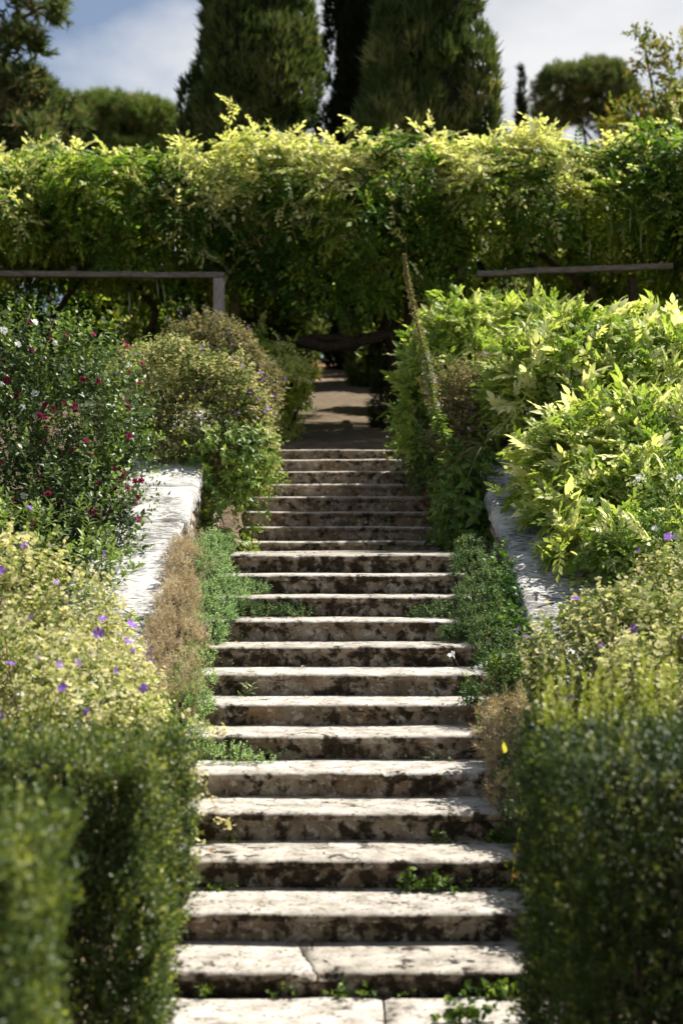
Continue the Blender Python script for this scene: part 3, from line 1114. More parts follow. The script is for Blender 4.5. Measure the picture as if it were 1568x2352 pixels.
# gnarled trunks
trunks = [
    ([(-1.1, 20.7, 3.5), (-1.25, 20.65, 4.2), (-.95, 20.5, 4.7), (-.5, 20.45, 4.98), (0, 20.42, 4.95), (.4, 20.4, 4.88), (.8, 20.45, 5.05), (1.0, 20.6, 5.3), (.9, 20.8, 6.0)],
     [.07, .06, .06, .055, .055, .05, .05, .045, .04]),
    ([(-1.55, 20.6, 3.5), (-1.62, 20.6, 4.3), (-1.35, 20.5, 4.72), (-.85, 20.4, 4.93), (-.3, 20.4, 4.84), (.15, 20.45, 4.86), (.55, 20.5, 5.02), (.9, 20.5, 5.14), (1.15, 20.6, 5.5), (1.3, 20.8, 6.1)],
     [.11, .09, .085, .07, .085, .075, .07, .065, .055, .05]),
    ([(.85, 21.2, 3.6), (.7, 21.1, 4.2), (.78, 20.9, 4.8), (.45, 20.7, 5.3), (.3, 20.7, 6.2)], [.08, .07, .07, .06, .05]),
    ([(1.5, 21.5, 3.7), (1.45, 21.3, 4.6), (1.0, 20.9, 5.0), (.5, 20.6, 5.35), (-.2, 20.7, 5.6), (-.9, 20.9, 6.1)], [.1, .09, .08, .07, .06, .05]),
    ([(-3.6, 21.2, 3.6), (-3.4, 21.2, 4.4), (-3.0, 21.1, 4.9), (-2.7, 21, 5.4), (-3.2, 21, 6.1)], [.07, .06, .055, .05, .04]),
    ([(-4.6, 21.8, 3.6), (-4.2, 21.7, 4.5), (-4.5, 21.6, 5.2), (-4.0, 21.5, 6.0)], [.07, .06, .05, .04]),
    ([(3.2, 21.6, 3.6), (3.0, 21.5, 4.6), (2.5, 21.3, 5.3), (2.0, 21.0, 6.2)], [.07, .06, .05, .04]),
    ([(4.1, 20.6, 3.6), (4.05, 20.6, 4.6), (3.8, 20.6, 5.3), (3.3, 20.6, 5.9), (2.6, 20.6, 6.4)], [.06, .055, .05, .05, .04]),
]
for pts, rr in trunks:
    P = np.array(pts)
    u = np.linspace(0, len(P) - 1, 5 * len(P))
    Q = np.stack([np.interp(u, np.arange(len(P)), P[:, k]) for k in range(3)], 1)
    for _ in range(2):
        Q[1:-1] = (Q[:-2] + 2 * Q[1:-1] + Q[2:]) / 4
    Q += .04 * np.stack([wobble(Q, 7, 3), wobble(Q, 7, 4), wobble(Q, 7, 5)], 1)
    V, F = tube(Q - VO, np.interp(u, np.arange(len(P)), rr), 8)
    obj('trunk', make_mesh('trunk', V, F, M_VINE), vine)
# stray sprays above the top line and in front
for k, (pts) in enumerate([[(-1.6, 20.2, 7.9), (-1.62, 20.2, 8.15), (-1.5, 20.2, 8.3), (-1.38, 20.2, 8.12)], [(.1, 20.2, 7.7), (.12, 20.2, 7.95), (.22, 20.2, 8.0), (.3, 20.2, 7.85)],
                           [(.55, 19.6, 7.2), (.6, 19.55, 6.9), (.72, 19.5, 6.6), (.86, 19.45, 6.3), (.9, 19.45, 5.9)], [(-1.0, 19.6, 6.6), (-.7, 19.5, 6.75), (-.35, 19.5, 6.7)],
                           [(1.0, 19.6, 7.0), (.8, 19.5, 6.75), (.6, 19.5, 6.55)], [(4.6, 20.1, 7.9), (4.72, 20.1, 8.2), (4.9, 20.1, 8.35)]]):
    P = np.array(pts, float)
    V, F = tube(P - VO, np.linspace(.009, .004, len(P)), 5)
    sp = obj('shoot', make_mesh('shoot', V, F, M_STEM), vine)
    rr = np.random.default_rng(70 + k)
    u = np.linspace(.2, len(P) - 1, 8)
    Q = np.stack([np.interp(u, np.arange(len(P)), P[:, c]) for c in range(3)], 1)
    dd = norm(rr.normal(size=Q.shape) + (0, -.3, .1))
    scatter('shoot_leaves', W_LEAVES, frames(dd, norm(rr.normal(size=Q.shape) * .4 + UP)), Q, rr.uniform(.16, .26, len(Q)), rr.uniform(.5, 1, len(Q)), rr.uniform(.4, 1, len(Q)), L_WIST, sp, VO, rng=rr)
# dangling seed pods
pod_V, pod_F = tube(np.array([(0, 0, 0), (.004, 0, -.06), (.0, 0, -.13), (.008, 0, -.2), (0, 0, -.27)]), [.003, .009, .011, .009, .003], 6)
POD = make_mesh('seed_pod', pod_V * (1, 1, 1.25), pod_F, M_POD)
for (x, z) in ((2.55, 5.65), (2.68, 5.75), (2.8, 5.55), (2.62, 5.45), (3.7, 6.55), (3.85, 6.45), (3.95, 6.6), (4.1, 6.35), (-2.55, 5.7), (-2.45, 5.6), (-2.9, 5.45), (3.4, 6.2), (1.9, 6.3), (3.0, 6.4)):
    p = obj('seed_pod', POD, vine, (x, -.45 + .1 * sin(x * 9), z - 3.6))
    p.rotation_euler = (.1 * sin(x * 7), .1 * cos(x * 11), x * 3)

# ------------------------------------------------------------------ trees behind the pergola
CYP_T = [t_tuft(3, .34, .075, s) for s in range(4)]
PINE_T = [t_tuft(6, .75, .04, s) for s in range(3)]


def cypress(label, x, y, z0, height, width, n, mat, seed, group='tall dark cypresses', lobes=95, leaf=.28, tone=(.1, .7)):
    root = empty('cypress_tree', (x, y, z0), label, 'tree', group)
    o = np.array((x, y, z0))
    rg = np.random.default_rng(seed)
    V, F = tube(np.array([(0, 0, -.5), (.05, 0, height * .3), (0, .05, height * .7), (0, 0, height * .97)]), [.32, .24, .12, .03], 8)
    obj('trunk', make_mesh('trunk', V, F, M_BARK), root)
    lumps = []
    for i in range(lobes):
        u = rg.random() ** 1.15
        zz = z0 + .3 + u * (height - 1.2)
        R = width / 2 * np.interp(u, [0, .12, .4, .75, 1], [.86, 1, .94, .62, .1])
        a = rg.uniform(0, 2 * pi)
        rl = R * rg.uniform(.16, .36)
        q = max(R - rl * rg.uniform(.45, .95), 0)
        lumps.append((x + q * cos(a), y + q * sin(a), zz, rl, rl, rl * rg.uniform(1.8, 3.6)))
    for u in np.linspace(.05, .95, 9):
        R = width / 2 * np.interp(u, [0, .12, .4, .75, 1], [.86, 1, .94, .62, .1]) * .8
        lumps.append((x, y, z0 + u * height, R, R, height * .09))
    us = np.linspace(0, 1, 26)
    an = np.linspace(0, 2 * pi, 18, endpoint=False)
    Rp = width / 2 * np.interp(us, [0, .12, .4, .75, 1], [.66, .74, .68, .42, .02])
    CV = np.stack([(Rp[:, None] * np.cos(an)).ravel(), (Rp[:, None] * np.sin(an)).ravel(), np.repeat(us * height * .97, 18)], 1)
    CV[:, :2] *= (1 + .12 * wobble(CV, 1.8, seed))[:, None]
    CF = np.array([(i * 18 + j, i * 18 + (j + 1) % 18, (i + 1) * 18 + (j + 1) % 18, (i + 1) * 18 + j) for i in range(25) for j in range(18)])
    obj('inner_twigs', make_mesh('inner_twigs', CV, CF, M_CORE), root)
    b, nn = shell(lumps, n, rg, .25, .12, seed, .15, 0, 1.3)
    d = norm(nn * .55 + UP * .85 + rg.normal(size=b.shape) * .25)
    tn = np.clip(rg.uniform(tone[0], tone[1], len(b)) + .3 * wobble(b, 1.6, seed + 3), 0, 1)
    ag = np.clip(1.1 * wobble(b, 2.2, seed + 7) - .15, 0, 1) * (rg.random(len(b)) < .6)
    scatter('crown', CYP_T, frames(d, nn), b, leaf * rg.uniform(.6, 1.5, len(b)), tn, ag, mat, root, o, rng=rg)
    return root


cypress('broad tall cypress behind the pergola, the one further from the pines at right', -2.15, 34, 5.6, 17, 3.4, 31000, L_CYP, 51)
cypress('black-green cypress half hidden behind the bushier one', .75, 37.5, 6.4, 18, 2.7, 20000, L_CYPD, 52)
cypress('bushy cypress with a lower lit shoulder, nearest the open white sky', 2.05, 32, 5.3, 14.5, 3.05, 29000, L_CYP, 53)
cypress('small far cypress spire standing beside the umbrella pine', 10.1, 80, 12, 16, 1.5, 9000, L_CYPD, 54, group=None, lobes=50, leaf=.4)
# the bushier cypress has a lower shoulder on its left
cypress('low cypress bush in front of the tall cypresses', 1.0, 31, 5.2, 8.4, 2.3, 15000, L_CYP, 55, group=None, lobes=26)


def limb_tree(name, label, cat, base, limbs, lumps, n, m, slen, leaf, temps, lmat, seed, group=None, gaps=.3, up=.3, angle=55, young=.15, tone=(.1, .8), r0=.25, depth=.6, freq=1.0, barkmat=None, droop=0., back=.5):
    root = empty(name, base, label, cat, group)
    o = np.asarray(base, float)
    rg = np.random.default_rng(seed)
    barkmat = barkmat or M_BARK
    for i, pts in enumerate(limbs):
        P = np.array(pts, float)
        u = np.linspace(0, len(P) - 1, 4 * len(P))
        Q = np.stack([np.interp(u, np.arange(len(P)), P[:, k]) for k in range(3)], 1)
        Q[1:-1] = (Q[:-2] + 2 * Q[1:-1] + Q[2:]) / 4
        V, F = tube(Q - o, np.linspace(r0 if i == 0 else r0 * .45, r0 * .5 if i == 0 else r0 * .12, len(Q)), 7)
        obj('trunk' if i == 0 else 'limb', make_mesh('trunk' if i == 0 else 'limb', V, F, barkmat), root)
    foliage('crown', lumps, n, m, slen, leaf, temps, lmat, root, o, rg, angle=angle, up=up, depth=depth, seed=seed, back=back, gaps=gaps, freq=freq, young=young, tone=tone, droop=droop)
    return root


def scatter_lumps(rg, n, box, rad, flat=.7):
    out = []
    for _ in range(n):
        r = rg.uniform(*rad)
        out.append((rg.uniform(*box[0]), rg.uniform(*box[1]), rg.uniform(*box[2]), r, r, r * flat))
    return out


rg = np.random.default_rng(60)
# left: a large dark conifer cut by the frame edge
lp = scatter_lumps(rg, 26, ((-12.0, -8.1), (34, 38), (7.0, 18)), (.7, 1.2))
lp += [(a + .9, b, c, d, e, f) for a, b, c, d, e, f in [(-8.75, 35, 15.3, .55, .5, .3), (-8.35, 35, 15.15, .4, .4, .25), (-8.9, 35, 14.0, .55, .5, .35), (-8.2, 35, 14.75, .3, .3, .2), (-8.7, 35, 13.0, .5, .5, .4), (-8.6, 34.6, 11.9, .6, .5, .6), (-8.7, 34.6, 10.8, .7, .5, .7), (-8.5, 34.6, 9.8, .7, .5, .8)]]
limb_tree('conifer_tree', 'dark open-branched conifer cut off by the frame edge, left of the blue sky', 'tree', (-11, 36, 5.8),
          [[(-11, 36, 5.5), (-11, 36, 10), (-10.8, 36, 16), (-10.9, 36, 20)], [(-10.9, 36, 13.2), (-8.8, 35.5, 14.6), (-7.3, 35, 15.2)], [(-11, 36, 10.5), (-9.0, 35.4, 11.6), (-7.7, 35, 12.6)], [(-11, 36, 9), (-8.9, 35, 9.6), (-7.6, 34.8, 10.3)]],
          lp, 4300, 9, .4, .40, CYP_T, L_PINEB, 61, gaps=.12, tone=(.1, .75), young=.25, angle=50)
# stone pines
rg = np.random.default_rng(62)
lp = []
for i in range(34):
    a = rg.uniform(0, 2 * pi)
    q = rg.uniform(0, 1) ** .6
    lp.append((-11.6 + 3.7 * q * cos(a), 70 + 2.5 * q * sin(a), 21.6 + 1.1 * (1 - q * q) + rg.uniform(-.5, .4), rg.uniform(.7, 1.1), .9, rg.uniform(.5, .8)))
lp += [(-15.5, 69, 23.4, 1.2, 1, 1.3), (-15.2, 69, 21.8, 1.3, 1, 1.2), (-8.6, 69, 20.8, 1.1, 1, .7), (-9.3, 69, 20.4, 1.4, 1, .9), (-12, 68.5, 20.2, 3, 1.5, .8)]
limb_tree('stone_pine', 'round-headed green pine low under the blue sky', 'tree', (-11.6, 70, 10.5),
          [[(-11.6, 70, 10), (-11.5, 70, 15), (-11.6, 70, 19.5)], [(-11.6, 70, 18.5), (-13.2, 70, 20), (-14.2, 70, 21.6)], [(-11.6, 70, 18.5), (-10, 70, 20), (-9, 70, 21.3)]],
          lp, 1900, 8, .5, .55, PINE_T, L_PINE, 63, gaps=.3, tone=(.2, .9), up=.55, young=.15, freq=.8, r0=.35)
lp = []
rg = np.random.default_rng(64)
for i in range(30):
    a = rg.uniform(0, 2 * pi)
    q = rg.uniform(0, 1) ** .6
    lp.append((12.9 + 2.1 * q * cos(a), 75 + 2 * q * sin(a), 25.2 + 1.2 * (1 - q * q) + rg.uniform(-.4, .3), rg.uniform(.6, 1.0), .9, rg.uniform(.45, .7)))
lp += [(11.2, 75, 23.9, .7, .7, .6), (14.6, 75, 23.4, 1.0, .8, .8), (13.5, 75.5, 24.2, 1.6, 1, .6), (12.0, 75.5, 24.4, 1.2, 1, .6)]
limb_tree('stone_pine', 'umbrella pine with bare branches showing under its crown, against white sky', 'tree', (12.6, 75, 11),
          [[(12.6, 75, 10.5), (12.7, 75, 16), (12.6, 75, 21.5)], [(12.6, 75, 21), (11.4, 75, 23), (10.8, 75, 24.4)], [(12.6, 75, 21), (13.6, 75, 22.6), (11.9, 75, 24.9)], [(12.7, 75, 20.6), (14.6, 75, 22.4), (15, 75, 24.2)], [(12.7, 75, 21), (12.9, 75, 23), (12.4, 75, 25)]],
          lp, 1500, 9, .45, .42, PINE_T, L_PINEB, 65, gaps=.35, tone=(.2, .9), up=.55, young=.2, freq=.8, r0=.3)
# right: loose deciduous tree with rust coloured leaves
rg = np.random.default_rng(66)
lp = scatter_lumps(rg, 30, ((6.3, 9.6), (29, 32), (8.6, 11.4)), (.35, .65), .8)
lp += [(6.55, 30, 11.9, .3, .3, .45), (6.4, 30, 12.45, .16, .16, .35), (7.1, 30, 11.8, .4, .35, .5), (7.4, 30, 12.3, .3, .3, .4), (5.9, 30, 10.2, .5, .4, .5), (5.6, 30, 9.7, .5, .4, .4)]
limb_tree('autumn_tree', 'loose tree with yellow and rust leaves at the right frame edge', 'tree', (8, 30.5, 5),
          [[(8, 30.5, 4.8), (7.9, 30.5, 7), (7.6, 30.3, 9)], [(7.6, 30.3, 8.6), (6.8, 30.1, 10.4), (6.4, 30, 12.4)], [(7.7, 30.3, 8.8), (7.6, 30, 10.6), (7.4, 30, 12.2)], [(7.8, 30.4, 8), (6.6, 30.1, 9.2), (5.7, 30, 10)]],
          lp, 1900, 11, .4, .13, [t_diamond(.55, .1)], L_AUT, 67, gaps=.35, tone=(.1, .9), young=.3, depth=.8, freq=1.5, r0=.14)
# brown-green bushes seen just over the vine, below the umbrella pine
rg = np.random.default_rng(68)
for k, (x, y, z, rx, rz, lab) in enumerate(((4.2, 28, 8.4, 1.0, .8, 'twiggy brown bush rising behind the vine beside the bushy cypress'), (5.6, 29, 8.8, 1.2, .9, 'twiggy brown bush rising behind the vine below the umbrella pine'))):
    root = empty('bush', (x, y, 4.5), lab, 'bush', 'bushes behind the vine')
    lp = scatter_lumps(rg, 9, ((x - rx, x + rx), (y - .5, y + .5), (z - 1.5, z + rz * .3)), (.5, .8))
    foliage('foliage', lp, 330, 9, .35, .11, [t_leaf(.5)], L_AUT, root, (x, y, 4.5), rg, gaps=.4, tone=(0, .6), young=.2)
    stems('stem', (x, y, 4.5), [(x + a, y, z + b) for a, b in ((-.7, .2), (-.2, .5), (.4, .4), (.8, .1))], M_BARK, root, (x, y, 4.5), rg, .05, .01)

# garden shrubs along the path behind the pergola, deep in shade or lit from behind
rg = np.random.default_rng(69)
BACK = [(-1.3, 23.6, 4.9, .55, .7, 'dark low shrub crowding the left edge of the path under the pergola'), (1.2, 24.4, 5.0, .55, .7, 'dark low shrub crowding the right edge of the path under the pergola'),
        (-2.4, 25.5, 5.0, 1.0, 1.3, 'dark shrub on the left edge of the earth path, nearest the pergola'), (-4.2, 26, 5.3, 1.2, 1.5, 'leafy shrub behind the pergola bay left of the grey post'),
        (-6.3, 26, 5.4, 1.2, 1.6, 'leafy shrub behind the pergola at the far left'), (3.0, 25.8, 5.0, 1.0, 1.2, 'dark shrub behind the vine trunk on the right of the path'),
        (4.3, 25.5, 5.3, 1.2, 1.5, 'leafy shrub behind the right pergola beam'), (6.2, 26, 5.5, 1.2, 1.7, 'leafy shrub behind the pergola at the far right'),
        (-1.9, 29.5, 5.9, .9, 1.5, 'shrub deeper along the left side of the earth path'), (2.1, 29.5, 5.6, .9, 1.2, 'shrub deeper along the right side of the earth path'),
        (-1.7, 34.5, 7.2, .9, 1.8, 'shrub at the far left end of the earth path'), (1.5, 35, 6.9, .9, 1.5, 'shrub at the far right end of the earth path'), (-.2, 44, 10.2, 2.8, 3.4, 'dark mass of shrub closing the end of the earth path')]
for k, (x, y, z, rx, rz, lab) in enumerate(BACK):
    zb = float(stair_z(y))
    root = empty('shrub', (x, y, zb), lab, 'shrub', 'shrubs along the path behind the pergola')
    lp = scatter_lumps(rg, 8, ((x - rx * .6, x + rx * .6), (y - .6, y + .6), (zb + .4, z + rz * .5)), (rx * .4, rx * .65), 1)
    lp += [(x + rg.uniform(-.5, .5) * rx, y + .3, z + rz * q, rx * .7, .6, .6) for q in (.5, 1.0)] if abs(x) > 2 else []
    foliage('foliage', lp, 700, 8, .35, .22, [t_diamond(.55, .08)], L_BOX, root, (x, y, zb), rg, gaps=.2, tone=(0, .8), young=.2, back=.8)  # dark leaf material puts the pergola's shade into the shrubs' colour
    stems('stem', (x, y, zb), [(x + a * rx, y, z + b) for a, b in ((-.5, .2), (-.1, .5), (.4, .4))], M_BARK, root, (x, y, zb), rg, .04, .01)

# dark clipped column and trailing curtain either side of the path mouth
rg = np.random.default_rng(71)
root = empty('clipped_cypress', (.72, 21.3, 3.5), 'dark clipped evergreen column on the right of the path mouth', 'shrub')
foliage('foliage', [(.80, 21.3, 4.0, .38, .4, .6), (.72, 21.3, 4.6, .33, .35, .6), (.95, 21.5, 3.7, .4, .4, .4)], 700, 8, .12, .09, CYP_T, L_CYPD, root, (.72, 21.3, 3.5), rg, up=.7, tone=(.2, .9), back=.8)
stems('stem', (.72, 21.3, 3.4), [(.8, 21.3, 4.4), (.65, 21.3, 4.9)], M_BARK, root, (.72, 21.3, 3.5), rg, .04, .01)
root = empty('leaf_curtain', (-.85, 19.2, 3.3), 'glowing green leaf curtain hanging at the left of the path mouth', 'vine')
foliage('foliage', [(-.85, 19.3, 4.35, .26, .25, .4), (-.98, 19.3, 3.85, .24, .25, .5), (-.66, 19.3, 4.25, .12, .18, .3), (-.78, 19.3, 3.5, .08, .15, .25), (-1.25, 19.4, 4.3, .3, .3, .7)],
        230, 7, .16, .17, W_LEAVES, L_WIST, root, (-.85, 19.2, 3.3), rg, up=-.25, droop=.8, tone=(.75, 1), young=.3, back=.9, depth=.7)  # high tones put the backlit glow into the leaf colour
stems('stem', (-.85, 19.3, 3.3), [(-.7, 19.3, 4.5), (-.95, 19.3, 4.6), (-.62, 19.3, 4.3)], M_VINE, root, (-.85, 19.2, 3.3), rg, .03, .012)

# ------------------------------------------------------------------ bed plants
PALM = [t_palmate(3, s) for s in range(4)]


def geranium(label, lumps, n, mat, seed, nflow, origin, leaf=.037, m=5, slen=.13, young=.35, tone=(.1, .9), up=.45, floor=None, fsize=.021, group='purple geranium mounds', gaps=.26, wis=40, freq=4.):
    o = np.asarray(origin, float)
    root = empty('geranium_clump', origin, label, 'geranium', group)
    rg = np.random.default_rng(seed)
    foliage('foliage', lumps, n, m, slen, leaf, PALM, mat, root, o, rg, angle=70, up=up, depth=.45, rough=.34, seed=seed, back=.45, gaps=gaps, freq=freq, tone=tone, young=young, jitter=.4, upface=.6, floor=floor, patch=.3)
    L = np.array(lumps)
    stems('stem', o, [L[i % len(L), :3] + rg.normal(size=3) * L[i % len(L), 3:] * .55 for i in range(wis)], M_REDSTEM, root, o, rg, .006, .002, 4)
    b, nn = shell(lumps, nflow * 3, rg, .02, .34, seed, .1, 0, freq, floor)
    keep = nn[:, 2] > .0
    b, nn = b[keep][:nflow], nn[keep][:nflow]
    a = norm(nn + UP * .7 + rg.normal(size=b.shape) * .3)
    tip = b + a * rg.uniform(.10, .19, len(b))[:, None]
    # wiry flower stalks
    parts = [tube(np.array([p - o - q * .05, (p + t2) / 2 - o + rg.normal(size=3) * .01, t2 - o]), [.0022, .0018, .0014], 4) for p, t2, q in zip(b, tip, a)]
    if parts:
        V, F = join(parts)
        obj('flower_stalks', make_mesh('flower_stalks', V, F, M_REDSTEM), root)['kind'] = 'stuff'
        flowers(root, o, tip, norm(a + (0, -.4, .3)), PURPLE_F, fsize, rg)
    return root


# near left (blurred, yellowing), near right, and those on the upper wall ends
geranium('yellowing geranium mound with purple flowers above the left clipped hedge',
         [(-1.38, 7.7, .90, .40, .5, .58), (-1.80, 8.1, 1.22, .5, .6, .68), (-2.35, 8.3, 1.32, .55, .6, .66), (-1.42, 8.3, 1.08, .36, .45, .5), (-1.12, 7.3, .72, .26, .35, .45), (-2.0, 7.4, .9, .6, .5, .72), (-2.7, 7.6, 1.0, .6, .5, .7), (-1.45, 7.05, .8, .45, .35, .5)],
         6600, L_GER, 81, 70, (-1.6, 7.8, .5), young=.5, fsize=.027)
geranium('yellow-tipped geranium mound with purple flowers above the right clipped hedge',
         [(1.53, 8.2, 1.22, .40, .48, .48), (1.92, 8.4, 1.36, .48, .55, .52), (2.35, 8.5, 1.36, .5, .55, .52), (1.36, 7.9, .95, .28, .35, .42), (1.7, 7.6, .95, .5, .5, .55), (2.2, 7.8, 1.1, .5, .5, .6), (1.30, 7.0, .52, .3, .36, .45), (1.8, 6.9, .55, .4, .4, .45)],
         6600, L_GER, 82, 44, (1.7, 8.1, .6), young=.4, tone=(.05, .8), fsize=.027)
geranium('geranium mound spilling off the top end of the white wall',
         [(-1.62, 14.0, 3.35, .55, .6, .62), (-1.25, 13.9, 3.15, .45, .5, .6), (-1.05, 13.9, 2.9, .38, .45, .55), (-1.9, 14.2, 3.2, .45, .5, .6), (-1.45, 13.75, 3.0, .45, .4, .5)],
         6200, L_GERG, 83, 26, (-1.5, 14.1, 2.7), leaf=.036, young=.5, tone=(.05, 1.0))
geranium('smaller brownish geranium mound at the foot of the grey pergola post',
         [(-1.55, 17.0, 4.25, .5, .5, .42), (-1.2, 16.9, 4.0, .4, .4, .5), (-1.05, 16.8, 3.7, .3, .4, .45), (-1.8, 17.2, 4.15, .4, .4, .45), (-1.3, 16.8, 3.55, .4, .4, .5)],
         3800, L_GERB, 84, 24, (-1.5, 17, 3.6), leaf=.036, young=.35, tone=(.1, 1.0))
geranium('geranium clump with a brown underside between the flower spike and the bright shrubs',
         [(1.45, 14.4, 3.35, .42, .4, .4), (1.75, 14.5, 3.5, .4, .4, .38), (1.25, 14.3, 3.1, .28, .3, .35), (1.6, 14.2, 3.05, .4, .3, .35)],
         3200, L_GERB, 85, 12, (1.5, 14.4, 2.8), leaf=.034, young=.3, tone=(.15, 1))

# trailing climber hanging beside the upper flight, left
OV = [t_ovate(.52, .05, .22), t_ovate(.45, .07, .3), t_leaf(.5, .08, .2)]
rg = np.random.default_rng(86)
root = empty('trailing_climber', (-1.1, 13.7, 2.7), 'light green climber trailing down from the left wall end onto the landing', 'climber')
o = (-1.1, 13.7, 2.7)
foliage('foliage', [(-1.08, 13.6, 2.75, .28, .3, .36), (-.97, 13.55, 2.95, .22, .3, .28), (-1.18, 13.5, 2.55, .2, .25, .4), (-1.08, 13.4, 2.3, .13, .2, .3), (-1.02, 13.35, 2.12, .10, .15, .22), (-1.12, 13.55, 2.85, .35, .3, .3), (-.86, 13.5, 2.62, .2, .2, .22)],
        330, 9, .2, .068, OV, L_IVY, root, o, rg, angle=65, up=-.05, droop=.4, depth=.6, seed=86, back=.6, gaps=.1, freq=4, young=.4, tone=(.2, .95), upface=.7)
stems('stem', (-1.25, 13.7, 2.85), [(-.75, 13.5, 2.6), (-.9, 13.4, 2.1), (-1.0, 13.4, 2.2), (-.7, 13.5, 2.8), (-1.05, 13.4, 2.0)], M_STEM, root, o, rg, .008, .003, 5)

# hibiscus with crimson and white flowers
rg = np.random.default_rng(87)
root = empty('hibiscus_shrub', (-2.4, 12.2, 2.1), 'tall hibiscus shrub with crimson and white flowers leaning over the white wall', 'shrub')
o = np.array((-2.4, 12.2, 2.1))
HIB = [(-2.35, 12.2, 3.2, .55, .5, .55), (-2.85, 12.3, 3.3, .5, .5, .6), (-2.1, 12.0, 2.75, .45, .5, .6), (-2.6, 11.9, 2.6, .6, .5, .6), (-3.1, 12, 2.5, .5, .5, .7), (-2.2, 11.6, 2.3, .42, .45, .45), (-2.7, 11.6, 2.1, .55, .4, .5), (-1.95, 11.5, 2.0, .28, .35, .35), (-2.35, 11.3, 1.9, .4, .35, .4)]
HL = [t_ovate(.55, .05, .2, .3), t_leaf(.5, .08, .22, .4), t_leaf(.56, .06, .15, .36)]
foliage('foliage', HIB, 2100, 9, .3, .062, HL, L_HIB, root, o, rg, angle=62, up=.55, depth=.65, rough=.15, seed=87, back=.5, gaps=.15, freq=3, young=.25, tone=(.1, .8), upface=.5)
# upright leading shoots
tips = [(-2.62, 12.0, 3.98), (-2.42, 12.0, 3.93), (-2.13, 12.0, 3.78), (-2.8, 12.1, 3.85), (-2.95, 12.1, 3.8), (-2.25, 11.9, 3.6)]
bb = np.array([(a, b, c - .5) for a, b, c in tips])
p, d, nr, t = shoots(bb, norm(np.array(tips) - bb + rg.normal(size=bb.shape) * .03), .5, 16, 65, rg, .05, .15, .5)
scatter('leading_shoot_leaves', HL, frames(d, nr), p, .085 * (1.1 - .5 * t), rg.uniform(.4, 1, len(p)), t * .9, L_HIB, root, o, rng=rg)
stems('stem', (-2.4, 12.2, 1.9), tips + [tuple(np.array(l[:3]) + rg.normal(size=3) * .25) for l in HIB * 3], M_BARK, root, o, rg, .016, .004, 5)
b, nn = shell(HIB, 400, rg, .02, .15, 87, .05, 0, 3)
k = (nn[:, 1] < .1) & (b[:, 2] > 2.1)
b, nn = b[k], nn[k]
red = (b[:, 0] > -2.75)
flowers(root, o, b[red][:60] + nn[red][:60] * .15, norm(nn[red][:60] + (0, -.8, .2)), RED_F, .030, rg, 'crimson_flower')
wh = (b[:, 0] < -2.1)
flowers(root, o, b[wh][-30:] + nn[wh][-30:] * .17, norm(nn[wh][-30:] + (0, -.8, .2)), WHITE_F, .033, rg, 'white_flower')
# a flowering sprig leaning over the coping
sprig = np.array([(-2.05, 11.4, 1.95), (-1.9, 11.3, 2.2), (-1.72, 11.25, 2.4), (-1.6, 11.2, 2.5)])
V, F = tube(sprig - o, [.007, .006, .005, .003], 5)
obj('sprig', make_mesh('sprig', V, F, M_REDSTEM), root)
flowers(root, o, np.array([(-1.62, 11.2, 2.52), (-1.68, 11.2, 2.47), (-1.60, 11.2, 2.40), (-1.57, 11.2, 2.53)]), np.tile((0, -.7, .5), (4, 1)), RED_F, .026, rg, 'crimson_flower')
p, d, nr, t = shoots(np.array([(-2.0, 11.35, 2.0), (-1.95, 11.3, 1.85), (-1.85, 11.2, 1.9)]), norm(np.array([(.5, -.1, .7), (.8, -.1, .35), (.9, -.1, .3)])), .42, 10, 60, rg, .05, .2, .5)
scatter('sprig_leaves', HL, frames(d, nr), p, .05 * (1.1 - .4 * t), rg.uniform(.5, 1, len(p)), t, L_HIB, root, o, rng=rg)

# glossy-leaved young plant at the hibiscus foot, and ivy over the coping
GL = [t_ovate(.34, .06, .15, .5)]
rg = np.random.default_rng(88)
root = empty('glossy_shrub', (-2.2, 10.5, 1.5), 'low glossy-leaved shrub between the hibiscus and the near geranium mound', 'shrub')
o = np.array((-2.2, 10.5, 1.5))
foliage('foliage', [(-2.05, 10.4, 1.95, .3, .3, .28), (-2.35, 10.4, 2.0, .3, .3, .3), (-2.6, 10.5, 1.95, .35, .3, .3), (-1.85, 10.3, 1.75, .25, .3, .2), (-2.9, 10.6, 1.9, .3, .3, .3)],
        130, 11, .2, .085, GL, L_HIB, root, o, rg, angle=60, up=.65, young=.5, tone=(.5, 1), depth=.4)
stems('stem', o, [(-2.05, 10.4, 2.0), (-2.35, 10.4, 2.05), (-2.6, 10.5, 2.0), (-1.85, 10.3, 1.8)], M_STEM, root, o, rg, .01, .004)
IV = [t_palmate(3, s + 20) for s in range(3)]
